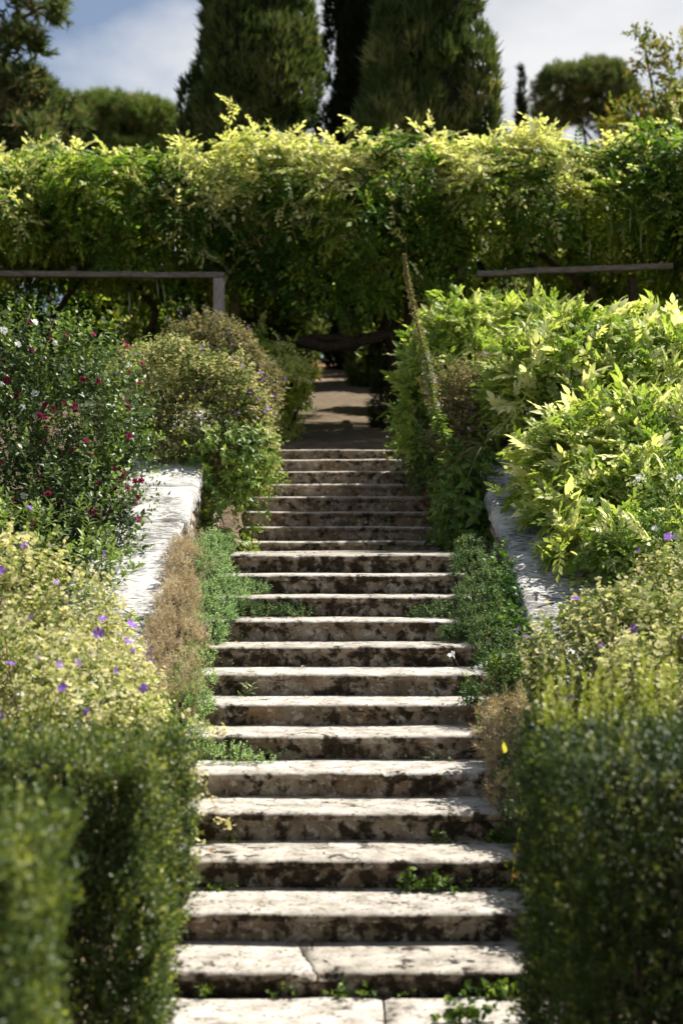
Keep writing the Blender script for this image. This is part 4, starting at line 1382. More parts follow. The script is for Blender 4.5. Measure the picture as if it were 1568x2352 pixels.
for k, (pts, lab) in enumerate([([(-2.05, 10.2, 1.72), (-1.8, 10.05, 1.68), (-1.6, 9.95, 1.62), (-1.42, 9.9, 1.52), (-1.34, 9.85, 1.4), (-1.31, 9.75, 1.25)], 'dark ivy strand crossing the white coping near the yellow geranium'),
                                ([(-2.1, 10.9, 1.95), (-1.85, 10.85, 1.95), (-1.66, 10.8, 1.95), (-1.58, 10.8, 1.98)], 'small ivy strand lying on the white coping below the crimson sprig'),
                                ([(-2.05, 13.3, 2.85), (-1.85, 13.2, 2.84), (-1.65, 13.2, 2.84), (-1.5, 13.25, 2.85)], 'leafy strand lying at the top of the white coping')]):
    P = np.array(pts)
    root = empty('ivy_strand', pts[0], lab, 'ivy', 'ivy on the white wall')
    V, F = tube(P - P[0], np.linspace(.006, .003, len(P)), 5)
    obj('stem', make_mesh('stem', V, F, M_STEM), root)
    u = np.sort(rg.uniform(0, len(P) - 1, 70 if k == 0 else 45))
    Q = np.stack([np.interp(u, np.arange(len(P)), P[:, c]) for c in range(3)], 1) + rg.normal(size=(len(u), 3)) * (.05, .05, .018) + (0, 0, .02)
    d = norm(rg.normal(size=Q.shape) + (0, -.4, 0))
    scatter('leaves', IV if k != 2 else OV, frames(d, norm(rg.normal(size=Q.shape) * .5 + UP)), Q, rg.uniform(.03, .055, len(Q)), rg.uniform(.1, .9, len(Q)), rg.random(len(Q)) ** 3, L_IVY, root, P[0], rng=rg)

# ------------------------------------------------------------------ bright yellow-green shrubs on the right
SPRAY_LEAF = t_ovate(.42, .05, .2, .42)
SIMPLE_SPRAYS = [t_pinnate(4, t_diamond(.46, .06), .3, 40, .42, 200 + q, .12) for q in range(6)]
SPRAYS = []
for s in range(6):
    V, F = t_pinnate(4, SPRAY_LEAF, .3, 40, .42, 200 + s, .12)
    SPRAYS.append((V, F))


def spray_meshes(key, ages):
    out = []
    for i, (V, F) in enumerate(SPRAYS):
        for j, (tn, ag) in enumerate(ages):
            r = np.random.default_rng(i * 10 + j)
            n = len(V)
            # tone differs a little from leaflet to leaflet
            tv = np.clip(tn + .18 * np.repeat(r.normal(size=n // 11 + 1), 11)[:n], 0, 1)
            av = np.clip(ag + .12 * np.repeat(r.normal(size=n // 11 + 1), 11)[:n], 0, 1)
            out.append(make_mesh('leaf_spray', V, F, L_SHRUB, {'tone': tv, 'age': av}))
    return out


SPRAY_SETS = {'green': spray_meshes('g', [(.15, 0), (.4, 0), (.65, .05), (.8, .3)]), 'bright': spray_meshes('b', [(.3, 0), (.6, .05), (.9, .3), (1, .8)]), 'pale': spray_meshes('p', [(.5, .05), (.85, .3), (1, .7), (1, 1)])}


def bright_shrub(label, lumps, origin, seed, nobj, nin, size, tint, up=.58, floor=None, gaps=.1, innertone=(.1, .8)):
    from mathutils import Matrix
    o = np.asarray(origin, float)
    root = empty('leafy_shrub', origin, label, 'shrub', 'bright shrubs on the right bank')
    rg = np.random.default_rng(seed)
    # inner leaves
    foliage('foliage', lumps, nin, 5, .22, size * .8, SIMPLE_SPRAYS, L_SHRUB, root, o, rg, angle=60, up=up, depth=.6, rough=.15, seed=seed, back=.7, gaps=gaps, freq=2.5, tone=innertone, young=.15, floor=floor, droop=.2, patch=.3)
    b, nn = shell(lumps, nobj, rg, .12, .15, seed, .08, gaps, 2.5, floor)
    d = norm(nn * (1 - up) + UP * up * 1.2 + rg.normal(size=b.shape) * .33)
    M = frames(d, norm(nn * .5 + UP * .8 + rg.normal(size=b.shape) * .35))
    ms = SPRAY_SETS[tint]
    for i in range(len(b)):
        f = bpy.data.objects.new('leaf_spray', ms[int(rg.integers(len(ms)))])
        link(f, root)
        s = size * rng_size(rg)
        f.matrix_local = Matrix([[M[i, r, c] * s for c in range(3)] + [b[i, r] - o[r]] for r in range(3)] + [[0, 0, 0, 1]])
    stems('stem', o, [np.array(l[:3]) + rg.normal(size=3) * np.array(l[3:]) * .5 for l in list(lumps) * 3], M_STEM, root, o, rg, .015, .004, 5)
    return root


def rng_size(rg):
    return rg.choice([rg.uniform(.5, .85), rg.uniform(.8, 1.35)])


bright_shrub('green leafy shrub under the right pergola beam, beside the tall flower spike', [(1.32, 16.2, 4.2, .45, .5, .48), (1.8, 16.5, 4.25, .5, .5, .45), (2.3, 16.4, 4.25, .5, .5, .45), (1.08, 16.0, 3.8, .32, .36, .45), (1.5, 15.8, 3.75, .5, .4, .48), (1.0, 16.0, 3.4, .22, .28, .4), (2.6, 16.3, 3.8, .5, .5, .5)],
             (1.5, 16.2, 3.3), 91, 300, 620, .235, 'green')
bright_shrub('big yellow-green shrub filling the right bank above the low one', [(2.0, 13.6, 3.5, .52, .5, .52), (2.45, 13.7, 3.62, .48, .5, .5), (2.8, 13.6, 3.3, .6, .5, .6), (2.25, 13.3, 3.15, .5, .45, .4), (1.85, 13.4, 3.2, .3, .35, .3), (3.1, 13.5, 3.0, .5, .5, .5)],
             (2.4, 13.6, 2.7), 92, 300, 700, .245, 'pale')
bright_shrub('upright yellow-green shrub at the right frame edge, tallest on the bank', [(3.25, 14.2, 3.68, .34, .4, .5), (3.4, 14.2, 3.5, .42, .4, .55), (3.1, 14.2, 3.35, .3, .4, .48)], (3.2, 14.2, 2.9), 93, 190, 260, .245, 'pale', up=.6)
bright_shrub('pale yellow low shrub spreading over the shaded grey coping', [(1.93, 12.1, 2.6, .34, .42, .36), (2.35, 12.2, 2.78, .45, .45, .42), (2.75, 12.2, 2.7, .5, .45, .42), (1.93, 11.6, 2.25, .28, .36, .30), (2.45, 11.5, 2.3, .42, .4, .35), (1.96, 11.0, 1.92, .25, .35, .25), (2.35, 10.6, 1.85, .33, .38, .3)],
             (2.1, 11.8, 1.9), 94, 300, 620, .235, 'pale', up=.5)

# white rose at the right edge
rg = np.random.default_rng(95)
root = empty('rose_bush', (2.45, 10.2, 1.6), 'small rose bush with white blooms at the right frame edge', 'rose')
o = np.array((2.45, 10.2, 1.6))
RL = [(2.4, 10.2, 2.2, .32, .35, .35), (2.65, 10.2, 2.4, .3, .3, .35), (2.3, 10.1, 1.9, .35, .35, .3), (2.7, 10.2, 2.0, .3, .3, .35)]
foliage('foliage', RL, 260, 8, .16, .042, [t_ovate(.6, .05, .15)], L_ROSE, root, o, rg, angle=65, up=.4, depth=.6, gaps=.15, freq=4, young=.25)
stems('stem', o, [tuple(np.array(l[:3]) + rg.normal(size=3) * .15) for l in RL * 3], M_STEM, root, o, rg, .008, .003)
b, nn = shell(RL, 60, rg, .02, .1, 95, .1, 0, 4)
k = nn[:, 1] < 0
flowers(root, o, b[k][:13] + nn[k][:13] * .05, norm(nn[k][:13] + (0, -.5, .3)), WHITE_F, .034, rg, 'white_flower')

# ------------------------------------------------------------------ tall flower spike and plants at the landing's right side
rg = np.random.default_rng(96)
root = empty('flower_spike', (1.0, 13.05, 1.95), 'tall leaning spike with tiny lilac flowers, its tip gone brown to seed', 'flower')
o = np.array((1.0, 13.05, 1.95))
P = np.array([(1.08, 13.05, 1.95), (1.07, 13.05, 2.45), (.97, 13.05, 2.9), (.86, 13.1, 3.25), (.78, 13.1, 3.7), (.69, 13.15, 4.1), (.615, 13.2, 4.45), (.585, 13.2, 4.66), (.58, 13.2, 4.72)])
V, F = tube(P - o, [.014, .013, .012, .011, .009, .007, .005, .003, .002], 6)
obj('stalk', make_mesh('stalk', V, F, M_STEM), root)


def along(P, lo, hi, n, rg, rad):
    cum = np.concatenate([[0], np.cumsum(np.linalg.norm(np.diff(P, axis=0), axis=1))])
    u = np.sort(rg.uniform(lo, hi, n)) * cum[-1]
    Q = np.stack([np.interp(u, cum, P[:, c]) for c in range(3)], 1)
    a = rg.uniform(0, 2 * pi, n)
    r = np.stack([np.cos(a), np.sin(a), rg.uniform(0, .6, n)], 1)
    return Q, norm(r), u / cum[-1]


Q, r, u = along(P, .48, 1.0, 1700, rg, .03)
w = np.interp(u, [.5, .6, .85, 1], [.075, .065, .032, .006])
scatter('seed_heads', [t_diamond(.7)], frames(r, norm(rg.normal(size=r.shape))), Q + r * (w * rg.random(len(u)))[:, None], rg.uniform(.014, .026, len(u)), rg.uniform(.3, 1, len(u)), np.clip(1.0 - u * .9, 0, 1), L_GERB, root, o, rng=rg)
Q, r, u = along(P, .38, .72, 1100, rg, .04)
scatter('small_leaves', [t_leaf(.35)], frames(r, norm(rg.normal(size=r.shape) + UP)), Q + r * .03 * rg.random((len(u), 1)), rg.uniform(.02, .045, len(u)), rg.uniform(.5, 1, len(u)), rg.random(len(u)) * .6, L_IVY, root, o, rng=rg)
Q, r, u = along(P, .46, .66, 70, rg, .04)
flowers(root, o, Q + r * .05, r, flower_meshes('lilac_flower', M_LILAC, 'single', 2), .011, rg, 'lilac_flower')
Q, r, u = along(P, .1, .46, 170, rg, .05)
scatter('leaves', OV, frames(norm(r + (0, 0, -.35)), norm(rg.normal(size=r.shape) * .4 + UP)), Q + r * .02, rg.uniform(.06, .11, len(u)), rg.uniform(.2, .9, len(u)), rg.random(len(u)) ** 4, L_IVY, root, o, rng=rg)

root = empty('broadleaf_plant', (1.15, 12.6, 1.95), 'dark broad-leaved plant hanging against the right wall beside the landing', 'plant')
o = np.array((1.15, 12.6, 1.95))
BL = [(1.17, 13.0, 2.45, .10, .2, .36), (1.18, 12.8, 2.15, .08, .15, .24), (1.10, 13.1, 2.3, .09, .2, .35), (1.2, 13.2, 2.7, .10, .2, .28), (1.12, 13.5, 2.3, .11, .25, .4)]
foliage('foliage', BL, 190, 8, .2, .10, [t_ovate(.6, .04, .25, .35), t_ovate(.5, .06, .35, .35)], L_IVY, root, o, rg, angle=60, up=.0, droop=.55, depth=.7, back=.6, young=.05, tone=(.0, .6), upface=.3)
stems('stem', (1.25, 12.7, 2.9), [tuple(np.array(l[:3]) + rg.normal(size=3) * .12) for l in BL * 2], M_STEM, root, o, rg, .008, .003)
root = empty('leafy_thicket', (1.0, 15.4, 2.3), 'shaded leafy thicket covering the right end of the upper steps', 'shrub')
o = np.array((1.0, 15.4, 2.3))
TH = [(1.1, 15.7, 3.1, .22, .35, .45), (1.24, 15.3, 2.75, .18, .3, .5), (1.25, 14.9, 2.5, .13, .25, .4), (1.02, 16.0, 2.95, .15, .25, .35), (1.27, 14.6, 2.6, .16, .25, .5), (.94, 16.5, 3.3, .16, .25, .4), (.86, 17.0, 3.35, .14, .25, .3)]
foliage('foliage', TH, 800, 9, .2, .07, OV, L_IVY, root, o, rg, angle=60, up=.15, droop=.35, depth=.7, back=.6, young=.1, tone=(.0, .7), gaps=.15, freq=4)
stems('stem', o, [tuple(np.array(l[:3]) + rg.normal(size=3) * .15) for l in TH * 2], M_REDSTEM, root, o, rg, .006, .003)


# ------------------------------------------------------------------ creeping mats at the stair sides
def strip_top(y, x):
    return np.interp(y, [6.3] + STEP_D, [0.02] + STEP_Z)


def creeper(label, name, path_pts, n, leaf, mat, seed, temps, tone=(.1, .9), young=.1, rad=.12, hgt=.10, stemmat=None, sl=.05, m=7, up=.6, group=None, cat='creeper'):
    """a low cushion following a line of (x, y, z, half_width, thickness)"""
    A = np.array(path_pts, float)
    o = A[len(A) // 2, :3].copy()
    root = empty(name, tuple(o), label, cat, group)
    rg = np.random.default_rng(seed)
    lumps = []
    u = np.linspace(0, len(A) - 1, max(6, 5 * len(A)))
    B = np.stack([np.interp(u, np.arange(len(A)), A[:, k]) for k in range(5)], 1)
    for q in B:
        lumps.append((q[0] + rg.normal() * .03, q[1] + rg.normal() * .03, q[2] + rg.normal() * .02, q[3] * rg.uniform(.75, 1.2), q[3] * rg.uniform(.8, 1.3), q[4] * rg.uniform(.7, 1.3)))
    foliage('foliage', lumps, n, m, sl, leaf, temps, mat, root, o, rg, angle=60, up=up, depth=.35, rough=.25, seed=seed, back=.5, gaps=.1, freq=9, tone=tone, young=young, jitter=.4, patch=.45)
    if stemmat is not None:
        bs, ns = shell(lumps, 500, rg, .1, .25, seed, .4, 0, 9)
        parts = []
        for p_, q_ in zip(bs, ns):
            d = norm(q_ * .4 + rg.normal(size=3) * .8 + (0, -.2, -.5))
            e = p_ + d * rg.uniform(.04, .1)
            parts.append(tube(np.array([p_ - o, (p_ + e) / 2 - o + rg.normal(size=3) * .01, e - o]), [.0014, .0014, .001], 3))
        V, F = join(parts)
        obj('stems', make_mesh('stems', V, F, stemmat), root)['kind'] = 'stuff'
    return root


TINY = [t_diamond(.75, .1), t_diamond(.6, .05)]
SCRAP = [t_tuft(4, .9, .05, s) for s in range(3)]
creeper('dried pinkish-brown creeper tumbling down beside the white wall', 'dry_creeper',
        [(-1.23, 11.6, 2.04, .08, .08), (-1.21, 11.1, 1.92, .11, .11), (-1.19, 10.6, 1.74, .12, .13), (-1.16, 10.1, 1.55, .14, .13), (-1.11, 9.6, 1.38, .15, .13), (-1.06, 9.1, 1.19, .15, .12), (-1.0, 8.7, 1.03, .15, .10)], 1500, .030, L_DRY, 101, SCRAP, tone=(.1, .9), young=.15, stemmat=M_STRAW, sl=.06)
creeper('silvery green creeping mat over the left step ends', 'green_creeper',
        [(-1.08, 11.8, 2.02, .10, .09), (-1.03, 11.4, 1.98, .13, .10), (-1.0, 11.0, 1.85, .13, .11), (-.95, 10.7, 1.68, .15, .10), (-.92, 10.4, 1.53, .17, .09), (-.93, 10.15, 1.45, .14, .09), (-.95, 9.9, 1.36, .12, .09)], 2100, .017, L_MAT, 102, TINY, young=.12)
creeper('green creeper tongue lying along the eleventh tread at left', 'green_creeper', [(-.85, 10.55, 1.53, .1, .07), (-.68, 10.52, 1.51, .10, .05), (-.45, 10.54, 1.50, .08, .035), (-.25, 10.56, 1.495, .06, .02)], 420, .016, L_MATD, 103, TINY)
creeper('green creeper tuft on the twelfth tread at the left end', 'green_creeper', [(-.9, 10.95, 1.69, .1, .06), (-.72, 10.96, 1.66, .08, .05), (-.6, 10.98, 1.65, .05, .03)], 260, .016, L_MAT, 104, TINY)
creeper('dull yellowish creeper at the left ends of the middle steps', 'green_creeper', [(-.98, 9.35, 1.24, .12, .08), (-.95, 9.0, 1.10, .12, .08), (-.97, 8.6, .98, .12, .08), (-.86, 8.35, .80, .12, .05), (-.6, 8.41, .77, .1, .03), (-.42, 8.42, .765, .07, .02)], 900, .018, L_MAT, 105, TINY, tone=(.3, 1), young=.5)
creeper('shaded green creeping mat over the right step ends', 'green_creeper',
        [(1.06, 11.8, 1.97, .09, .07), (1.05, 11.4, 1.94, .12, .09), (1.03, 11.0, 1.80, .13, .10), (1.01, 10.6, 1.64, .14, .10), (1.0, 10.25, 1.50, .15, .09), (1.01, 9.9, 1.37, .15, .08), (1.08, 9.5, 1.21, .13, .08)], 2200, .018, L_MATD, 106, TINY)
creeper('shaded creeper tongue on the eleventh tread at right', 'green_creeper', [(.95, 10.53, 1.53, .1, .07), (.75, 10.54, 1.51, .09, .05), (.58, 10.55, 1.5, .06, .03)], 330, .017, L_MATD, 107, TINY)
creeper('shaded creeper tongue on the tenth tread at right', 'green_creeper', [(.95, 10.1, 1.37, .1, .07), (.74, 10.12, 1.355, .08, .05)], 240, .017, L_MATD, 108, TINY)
creeper('dark leafy growth along the foot of the right wall', 'green_creeper',
        [(1.22, 11.2, 1.93, .07, .07), (1.20, 10.7, 1.70, .08, .08), (1.19, 10.2, 1.50, .08, .08), (1.18, 9.8, 1.36, .10, .08)], 130, .035, L_IVY, 109, IV, tone=(0, .2), young=.02, sl=.1)
creeper('dry brown grass tuft at the right end of the fifth and sixth steps', 'dry_creeper', [(1.0, 9.0, 1.08, .12, .06), (.98, 8.55, .95, .14, .07), (.96, 8.1, .82, .13, .08), (.95, 7.7, .68, .12, .08)], 420, .05, L_DRY, 110, SCRAP, tone=(0, .6), young=.4, stemmat=M_STRAW)
creeper('dull green creeper among the dry grass on the right step ends', 'green_creeper', [(1.02, 9.3, 1.22, .12, .08), (.98, 8.4, .9, .1, .07), (1.0, 7.95, .75, .14, .1), (1.0, 7.5, .6, .12, .1)], 500, .022, L_MATD, 111, TINY)

# leafy thicket of white-flowered weeds, right end of seventh step
rg = np.random.default_rng(112)
root = empty('white_flowered_weed', (.98, 8.95, 1.0), 'sprawling weed with tiny white flowers at the right end of the seventh step', 'weed')
o = np.array((.98, 8.95, 1.0))
WW = [(.95, 8.9, 1.1, .13, .12, .12), (1.05, 9.0, 1.2, .12, .12, .14), (.85, 8.85, 1.07, .1, .1, .07)]
foliage('foliage', WW, 130, 8, .1, .035, [t_leaf(.4), t_leaf(.55)], L_WEED, root, o, rg, angle=65, depth=.8, young=.1, gaps=.1, freq=6)
stems('stem', o, [(.83, 8.8, 1.27), (.72, 9.2, 1.33), (.9, 8.8, 1.3), (1.0, 8.8, 1.35), (.95, 8.85, 1.25)], M_STEM, root, o, rg, .003, .0015, 4)
fl = np.array([(.83, 8.8, 1.27), (.84, 8.8, 1.25), (.72, 9.2, 1.33), (.73, 9.2, 1.31), (.70, 9.2, 1.32), (.9, 8.8, 1.3), (.86, 8.8, 1.28), (1.0, 8.8, 1.35)])
flowers(root, o, fl, np.tile((0, -.8, .4), (len(fl), 1)), flower_meshes('tiny_white_flower', M_WHITE, 'single', 2), .014, rg, 'white_flower')

# ------------------------------------------------------------------ weeds growing in the joints of the steps
SPATULA = [t_ovate(.3, .04, .2, .6)]
ROUND = [t_ovate(.8, .03, .15, .5), t_palmate(5, 3)]


def weed(label, x, step, kind, size, seed, mat=None, dy=0.0):
    """step: the weed grows where this step's tread meets the riser behind it (0 = paving)"""
    yb = (STEP_D[step] if step < len(STEP_D) else 0) + dy
    zb = (STEP_Z[step - 1] if step else .04)
    size *= .75
    o = np.array((x, yb - .005, zb))
    root = empty('weed', tuple(o), label, 'weed', 'weeds in the step joints')
    rg = np.random.default_rng(seed)
    if kind == 'sprout':
        b = o + rg.normal(size=(5, 3)) * (.012, .006, 0)
        ax = norm(np.array([0, -.5, 1.]) + rg.normal(size=(5, 3)) * .4)
        p, d, nr, t = shoots(b, ax, size, 8, 65, rg, .05, .2, .4)
        scatter('leaves', SPATULA, frames(d, nr), p, size * .5 * rg.uniform(.7, 1.2, len(p)), rg.uniform(.4, 1, len(p)), rg.random(len(p)) ** 2 * .6, mat or L_WEED, root, o, rng=rg)
        V, F = blades(b, ax, np.full(5, size), .002)
    else:
        n = int(26 * (size / .08) ** 1.2)
        Q = o + np.stack([rg.normal(size=n) * size * .75, -np.abs(rg.normal(size=n)) * size * .22, np.abs(rg.normal(size=n)) * size * .42], 1)
        b = Q
        ax = norm(np.array([0, -.6, .6]) + rg.normal(size=Q.shape) * .5)
        p, d, nr, t = shoots(b, ax, size * .35, 5, 65, rg, .1, .3, .4)
        scatter('leaves', ROUND if kind == 'round' else [t_leaf(.45)], frames(d, nr), p, size * (.30 if kind == 'round' else .22) * rg.uniform(.6, 1.2, len(p)), rg.uniform(.1, .8, len(p)), rg.random(len(p)) ** 4 * .6, mat or L_WEED, root, o, rng=rg)
        V, F = blades(b, ax, np.full(n, size * .35), .0015)
    obj('stems', make_mesh('stems', V - o, F, M_STEM), root)['kind'] = 'stuff'
    return root


weed('bright sprout at the foot of the lowest riser, left end', -.60, 0, 'sprout', .075, 201)
weed('dark round-leaved weed at the lowest riser, left of its crack', -.27, 0, 'round', .06, 202)
weed('low weed mat at the lowest riser, just right of its crack', .03, 0, 'round', .085, 203)
weed('small weed at the lowest riser under the shadow edge', .27, 0, 'round', .045, 204)
weed('big dark leafy weed filling the right end of the lowest riser', .70, 0, 'round', .13, 205)
weed('leafy weed on the paving at the right frame bottom', .52, 0, 'round', .13, 206, dy=-.3)
weed('round-leaved weed at the left end of the third riser', -.63, 2, 'round', .075, 207)
weed('tiny sprout at the third riser left of the middle', -.37, 2, 'round', .03, 228)
weed('tiny bright sprout at the middle of the third riser', -.05, 2, 'round', .032, 208)
weed('tiny bright sprout right of the middle of the third riser', .10, 2, 'round', .035, 209)
weed('broad dark weed clump on the third riser, right half', .44, 2, 'round', .13, 210)
weed('dark weed growing high on the third riser below its nosing', .62, 2, 'round', .07, 211)
weed('dark weed at the right end of the third riser', .85, 2, 'round', .08, 229)
weed('little yellow-green weed on the fourth riser at left', -.60, 3, 'sprout', .05, 212)
weed('flat weed at the base of the fourth riser, middle', -.05, 3, 'round', .03, 227)
weed('round-leaved weed at the fourth riser, right half', .53, 3, 'round', .075, 213)
weed('dark weed at the right end of the fourth riser', .82, 3, 'round', .10, 214)
weed('small weed on the fifth riser right of the middle', .5, 4, 'round', .03, 226)
weed('low weed patch at the sixth riser left of the middle', -.24, 5, 'leafy', .06, 215)
weed('spreading weed patch at the left end of the sixth riser', -.58, 5, 'leafy', .09, 216)
weed('grey-green ferny weed at the sixth riser, right half', .56, 5, 'leafy', .085, 217, L_GREYW)
weed('spatula-leaved sprout standing at the left end of the eighth riser', -.60, 7, 'sprout', .11, 218, L_GREYW)
weed('small leafy weed at the eighth riser right of the middle', .40, 7, 'leafy', .06, 219)
weed('small weed beside it at the eighth riser, further right', .58, 7, 'leafy', .05, 220)
weed('grey-green weed at the left end of the tenth riser', -.72, 9, 'leafy', .075, 221, L_GREYW)
weed('leafy weed at the left end of the ninth riser', -.78, 8, 'leafy', .07, 222)
weed('small weed at the foot of the fourteenth riser on the landing', .46, 13, 'leafy', .07, 223)
weed('small weed in the joint of the fifteenth and sixteenth steps', .06, 15, 'leafy', .06, 224)
weed('weed at the right end of the eighteenth riser', .42, 17, 'leafy', .09, 225)

# straw lying across the twelfth step, fallen leaves, yellow leaves at the hedge
V, F = tube(np.array([(-.93, 10.98, 1.70), (-.85, 10.96, 1.735), (-.78, 10.95, 1.742), (-.68, 10.96, 1.72), (-.55, 10.97, 1.675)]) - (-.75, 10.96, 1.7), [.002, .003, .003, .0025, .0015], 5)
tag(obj('straw_stalk', make_mesh('straw_stalk', V, F, M_STRAW), None, (-.75, 10.96, 1.7)), 'dry straw stalk leaning on the twelfth riser at left', 'straw')
rg = np.random.default_rng(230)
FALL = [make_mesh('fallen_leaf', *t_ovate(.5, .12, -.25), M_BRLEAF), make_mesh('fallen_leaf', *t_ovate(.4, .2, .3), M_STRAW)]
for i in range(24):
    s = int(rg.choice([0, 1, 2, 2, 3, 4, 5, 6, 7, 8, 8, 9, 10]))
    x = rg.choice([rg.uniform(-.85, -.5), rg.uniform(-.8, .85)])
    f = obj('fallen_leaf', FALL[i % 2], None, (x, STEP_D[s] + rg.uniform(.06, .42), STEP_Z[s] + .008))
    f.scale = (1, 1, 1)
    sc = rg.uniform(.018, .04)
    f.scale = (sc, sc, sc)
    f.rotation_euler = (rg.uniform(-.3, .3), rg.uniform(-.3, .3), rg.uniform(0, 6.28))
    tag(f, 'dry brown leaf fallen on the stone steps', 'leaf', 'fallen leaves on the steps')

# ------------------------------------------------------------------ clipped box hedges in front
BOXL = [t_diamond(.42, .1), t_diamond(.5, .08)]


def hedge(label, x0, x1, y0, y1, z1, n_front, n_top, seed, leaf=.0235, spires=0, tones=(.1, .75)):
    cx, cyy = (x0 + x1) / 2, (y0 + y1) / 2
    o = np.array((cx, cyy, 0))
    root = empty('box_hedge', tuple(o), label, 'hedge', 'clipped box hedges at the stair foot')
    rg = np.random.default_rng(seed)
    B, N = [], []

    def face(n, fn, nr):
        p = fn(rg.random(n), rg.random(n))
        nn = np.tile(np.array(nr, float), (n, 1))
        w = .075 * wobble(p, 4, seed) + .035 * wobble(p, 15, seed + 1)
        p = p + nn * (w - .07 * rg.random(n) ** 2)[:, None]
        B.append(p)
        N.append(nn)
    W, D = x1 - x0, y1 - y0
    face(n_front, lambda a, b: np.stack([x0 + W * a, np.full_like(a, y0), .02 + (z1 - .02) * b], 1), (0, -1, 0))
    face(n_top, lambda a, b: np.stack([x0 + W * a, y0 + D * b, np.full_like(a, z1)], 1), (0, 0, 1))
    xi = x1 if cx < 0 else x0
    face(int(n_front * D / W * 1.3), lambda a, b: np.stack([np.full_like(a, xi), y0 + D * a, .02 + (z1 - .02) * b], 1), (1 if cx < 0 else -1, 0, 0))
    face(n_front // 6, lambda a, b: np.stack([x0 + W * a, np.full_like(a, y1), .02 + (z1 - .02) * b], 1), (0, 1, 0))
    b = np.vstack(B)
    nn = np.vstack(N)
    # round the corners
    mnx, mxx = x0 + .07, x1 - .07
    ax = norm(nn * .55 + UP * .75 + rg.normal(size=b.shape) * .25)
    p, d, nr, t = shoots(b - nn * .03, ax, 0.085 * rg.uniform(.7, 1.4, len(b)), 7, 60, rg, 0, .25, .2)
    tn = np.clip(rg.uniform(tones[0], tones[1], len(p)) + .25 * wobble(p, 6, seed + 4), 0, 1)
    sy = (rg.random(len(b)) < .16) * rg.uniform(.3, 1, len(b))
    ag = np.repeat(sy, 7) * t
    scatter('foliage', BOXL, frames(d, nr), p, leaf * rg.uniform(.7, 1.2, len(p)), tn, ag, L_BOX, root, o, rng=rg)
    # twig core that closes the view through the hedge
    nb = 2600
    q = np.stack([rg.uniform(x0 + .1, x1 - .1, nb), rg.uniform(y0 + .1, y1 - .1, nb), rg.uniform(0, z1 - .12, nb)], 1)
    a2 = norm(rg.normal(size=q.shape) * .5 + UP)
    V, F = blades(q, a2, np.full(nb, .25), .006)
    obj('twigs', make_mesh('twigs', V - o, F, M_BARK), root)['kind'] = 'stuff'
    p2, d2, n2, t2 = shoots(q, a2, .2, 7, 70, rg)
    scatter('inner_foliage', BOXL, frames(d2, n2), p2, .045 * rg.uniform(.7, 1.2, len(p2)), rg.uniform(0, .5, len(p2)), 0 * t2, L_BOX, root, o, rng=rg)
    # long unclipped shoots
    for i in range(spires):
        xs, ys = rg.uniform(x0 + .03, min(x1, x0 + 1.5)), rg.uniform(y1 - .5, y1 - .02)
        hgt = rg.uniform(.10, .34)
        bb = np.array([(xs, ys, z1 - .05)])
        aa = norm(np.array([(rg.normal() * .08, rg.normal() * .08, 1.)]))
        p3, d3, n3, t3 = shoots(bb, aa, hgt + .05, 34, 55, rg, 0, .15, .1, .0)
        sp = scatter('tall_shoot', BOXL, frames(d3, n3), p3, leaf * 1.5 * (1.1 - .5 * t3), np.clip(.5 + .5 * t3, 0, 1), t3 * rg.uniform(.3, 1), L_BOX, root, o, kind=None, rng=rg)
    return root


hedge('clipped box hedge block on the left, right behind the closest one', -2.6, -.70, 5.25, 6.15, 1.22, 4000, 2400, 241, spires=10)
hedge('blurred clipped box hedge block closest to the camera, at the left frame edge', -2.0, -.80, 3.45, 4.25, 1.24, 2600, 1400, 242, spires=3)
hedge('shade-darkened clipped box hedge with tall shoots on the right', .755, 2.6, 4.75, 6.0, 1.28, 3600, 3000, 243, spires=130, tones=(.0, .35))  # lower leaf tones than the left hedges: its shade is put into the colour

# yellow leaves and stem by the right hedge, dry geranium runner by the left one
for (x, y, z, s, m, rx, lab) in ((.79, 6.95, 1.02, .07, M_YLEAF, 1.2, 'single bright yellow leaf beside the right hedge'), (.80, 6.6, .62, .07, M_YLEAF, 2.3, 'yellow leaf hanging lower beside the right hedge'), (.79, 6.6, .50, .075, M_BRLEAF, 2.6, 'brown-orange leaf hanging lowest beside the right hedge')):
    f = obj('withered_leaf', make_mesh('withered_leaf', *t_ovate(.55, .1, .2), m), None, (x, y, z))
    f.scale = (s, s, s)
    f.rotation_euler = (rx, .5, .6)
    tag(f, lab, 'leaf')
V, F = tube(np.array([(.84, 6.6, .82), (.82, 6.6, .7), (.80, 6.6, .58), (.79, 6.6, .47)]) - (.82, 6.6, .7), [.004, .004, .003, .002], 5)
tag(obj('yellow_stem', make_mesh('yellow_stem', V, F, M_YLEAF), None, (.82, 6.6, .7)), 'drooping yellow stem beside the right hedge', 'stem')
rg = np.random.default_rng(250)
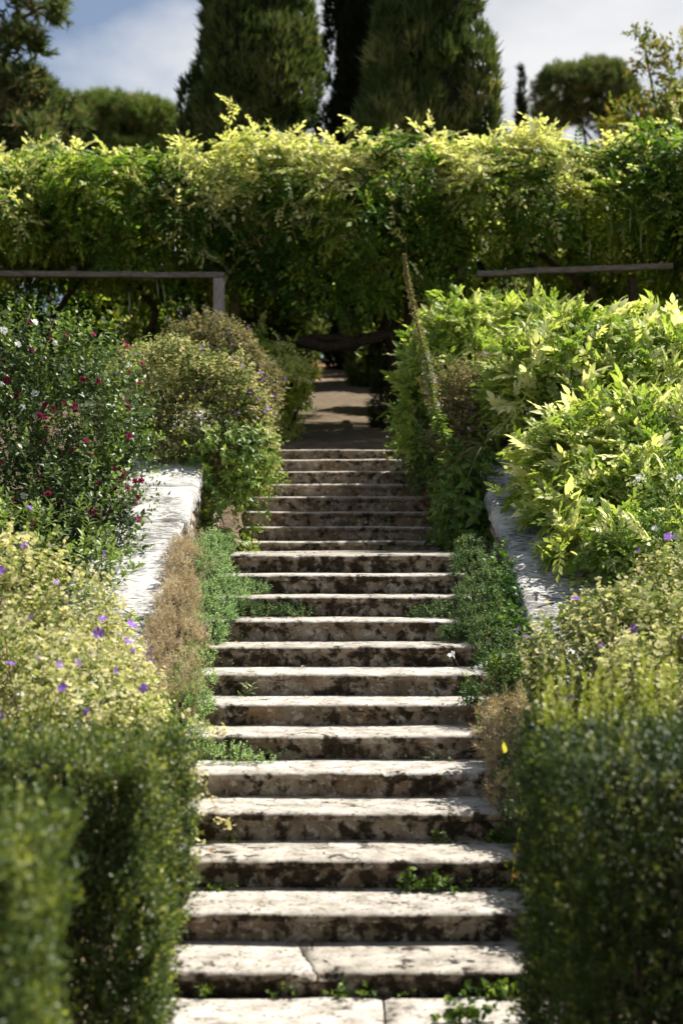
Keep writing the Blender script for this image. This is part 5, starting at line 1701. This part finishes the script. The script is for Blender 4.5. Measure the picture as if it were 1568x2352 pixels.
for k, (pts, lab) in enumerate((([(-.85, 7.2, .95), (-.74, 7.15, .92), (-.66, 7.1, .8), (-.60, 7.1, .66), (-.55, 7.1, .64)], 'dry buff runner hanging in front of the fifth riser at left'), ([(-.86, 7.4, 1.15), (-.74, 7.4, 1.12), (-.66, 7.4, 1.05), (-.60, 7.4, 1.08)], 'dry buff runner reaching over the sixth step at left'))):
    P = np.array(pts)
    root = empty('geranium_runner', pts[0], lab, 'geranium runner', 'dry geranium runners')
    V, F = tube(P - P[0], np.linspace(.003, .0015, len(P)), 4)
    obj('stem', make_mesh('stem', V, F, M_STRAW), root)
    u = np.sort(rg.uniform(.3, len(P) - 1, 55))
    Q = np.stack([np.interp(u, np.arange(len(P)), P[:, c]) for c in range(3)], 1) + rg.normal(size=(55, 3)) * .016
    scatter('leaves', PALM, frames(norm(rg.normal(size=Q.shape)), norm(rg.normal(size=Q.shape) + UP)), Q, rg.uniform(.015, .03, 55), rg.uniform(.5, 1, 55), rg.uniform(.4, 1, 55), L_GER, root, P[0], rng=rg)

# crumbs of leaf litter gathered where treads meet risers and scattered over the stone
rg = np.random.default_rng(260)
n = 2600
si = rg.integers(0, 13, n)
dd = np.array(STEP_D)[si]
nx_ = np.array(STEP_D)[np.minimum(si + 1, 20)]
back = rg.random(n) < .7
yy = np.where(back, np.minimum(nx_, dd + .43) + .03 - np.abs(rg.normal(size=n)) * .03, dd + rg.uniform(.05, .4, n))
xx = rg.uniform(-.95, .95, n)
keep = wobble(np.stack([xx * 1.5, yy * 3, yy * 0], 1), 3, 9) + .25 * rg.normal(size=n) > -.05
Q = np.stack([xx, yy, np.array(STEP_Z)[si] + .005 + .006 * rg.random(n)], 1)[keep]
m_ = len(Q)
lit = scatter('leaf_litter', [t_diamond(.55, .15), t_leaf(.4, .15, .3), t_diamond(.12, .05)], frames(norm(rg.normal(size=(m_, 3)) * (1, 1, .15)), norm(rg.normal(size=(m_, 3)) * .35 + UP)), Q,
              rg.uniform(.008, .026, m_), rg.uniform(0, .6, m_), rg.random(m_) ** 3 * .3, leaf_mat('litter', (0.05, 0.032, 0.018), (0.13, 0.082, 0.045), (0.30, 0.21, 0.12), (0.4, 0.34, 0.1), rough=.8, spec=.1, trans=.15), None, rng=rg)
tag(lit, 'brown crumbs of leaf litter gathered along the step joints', 'leaf litter', kind='stuff')
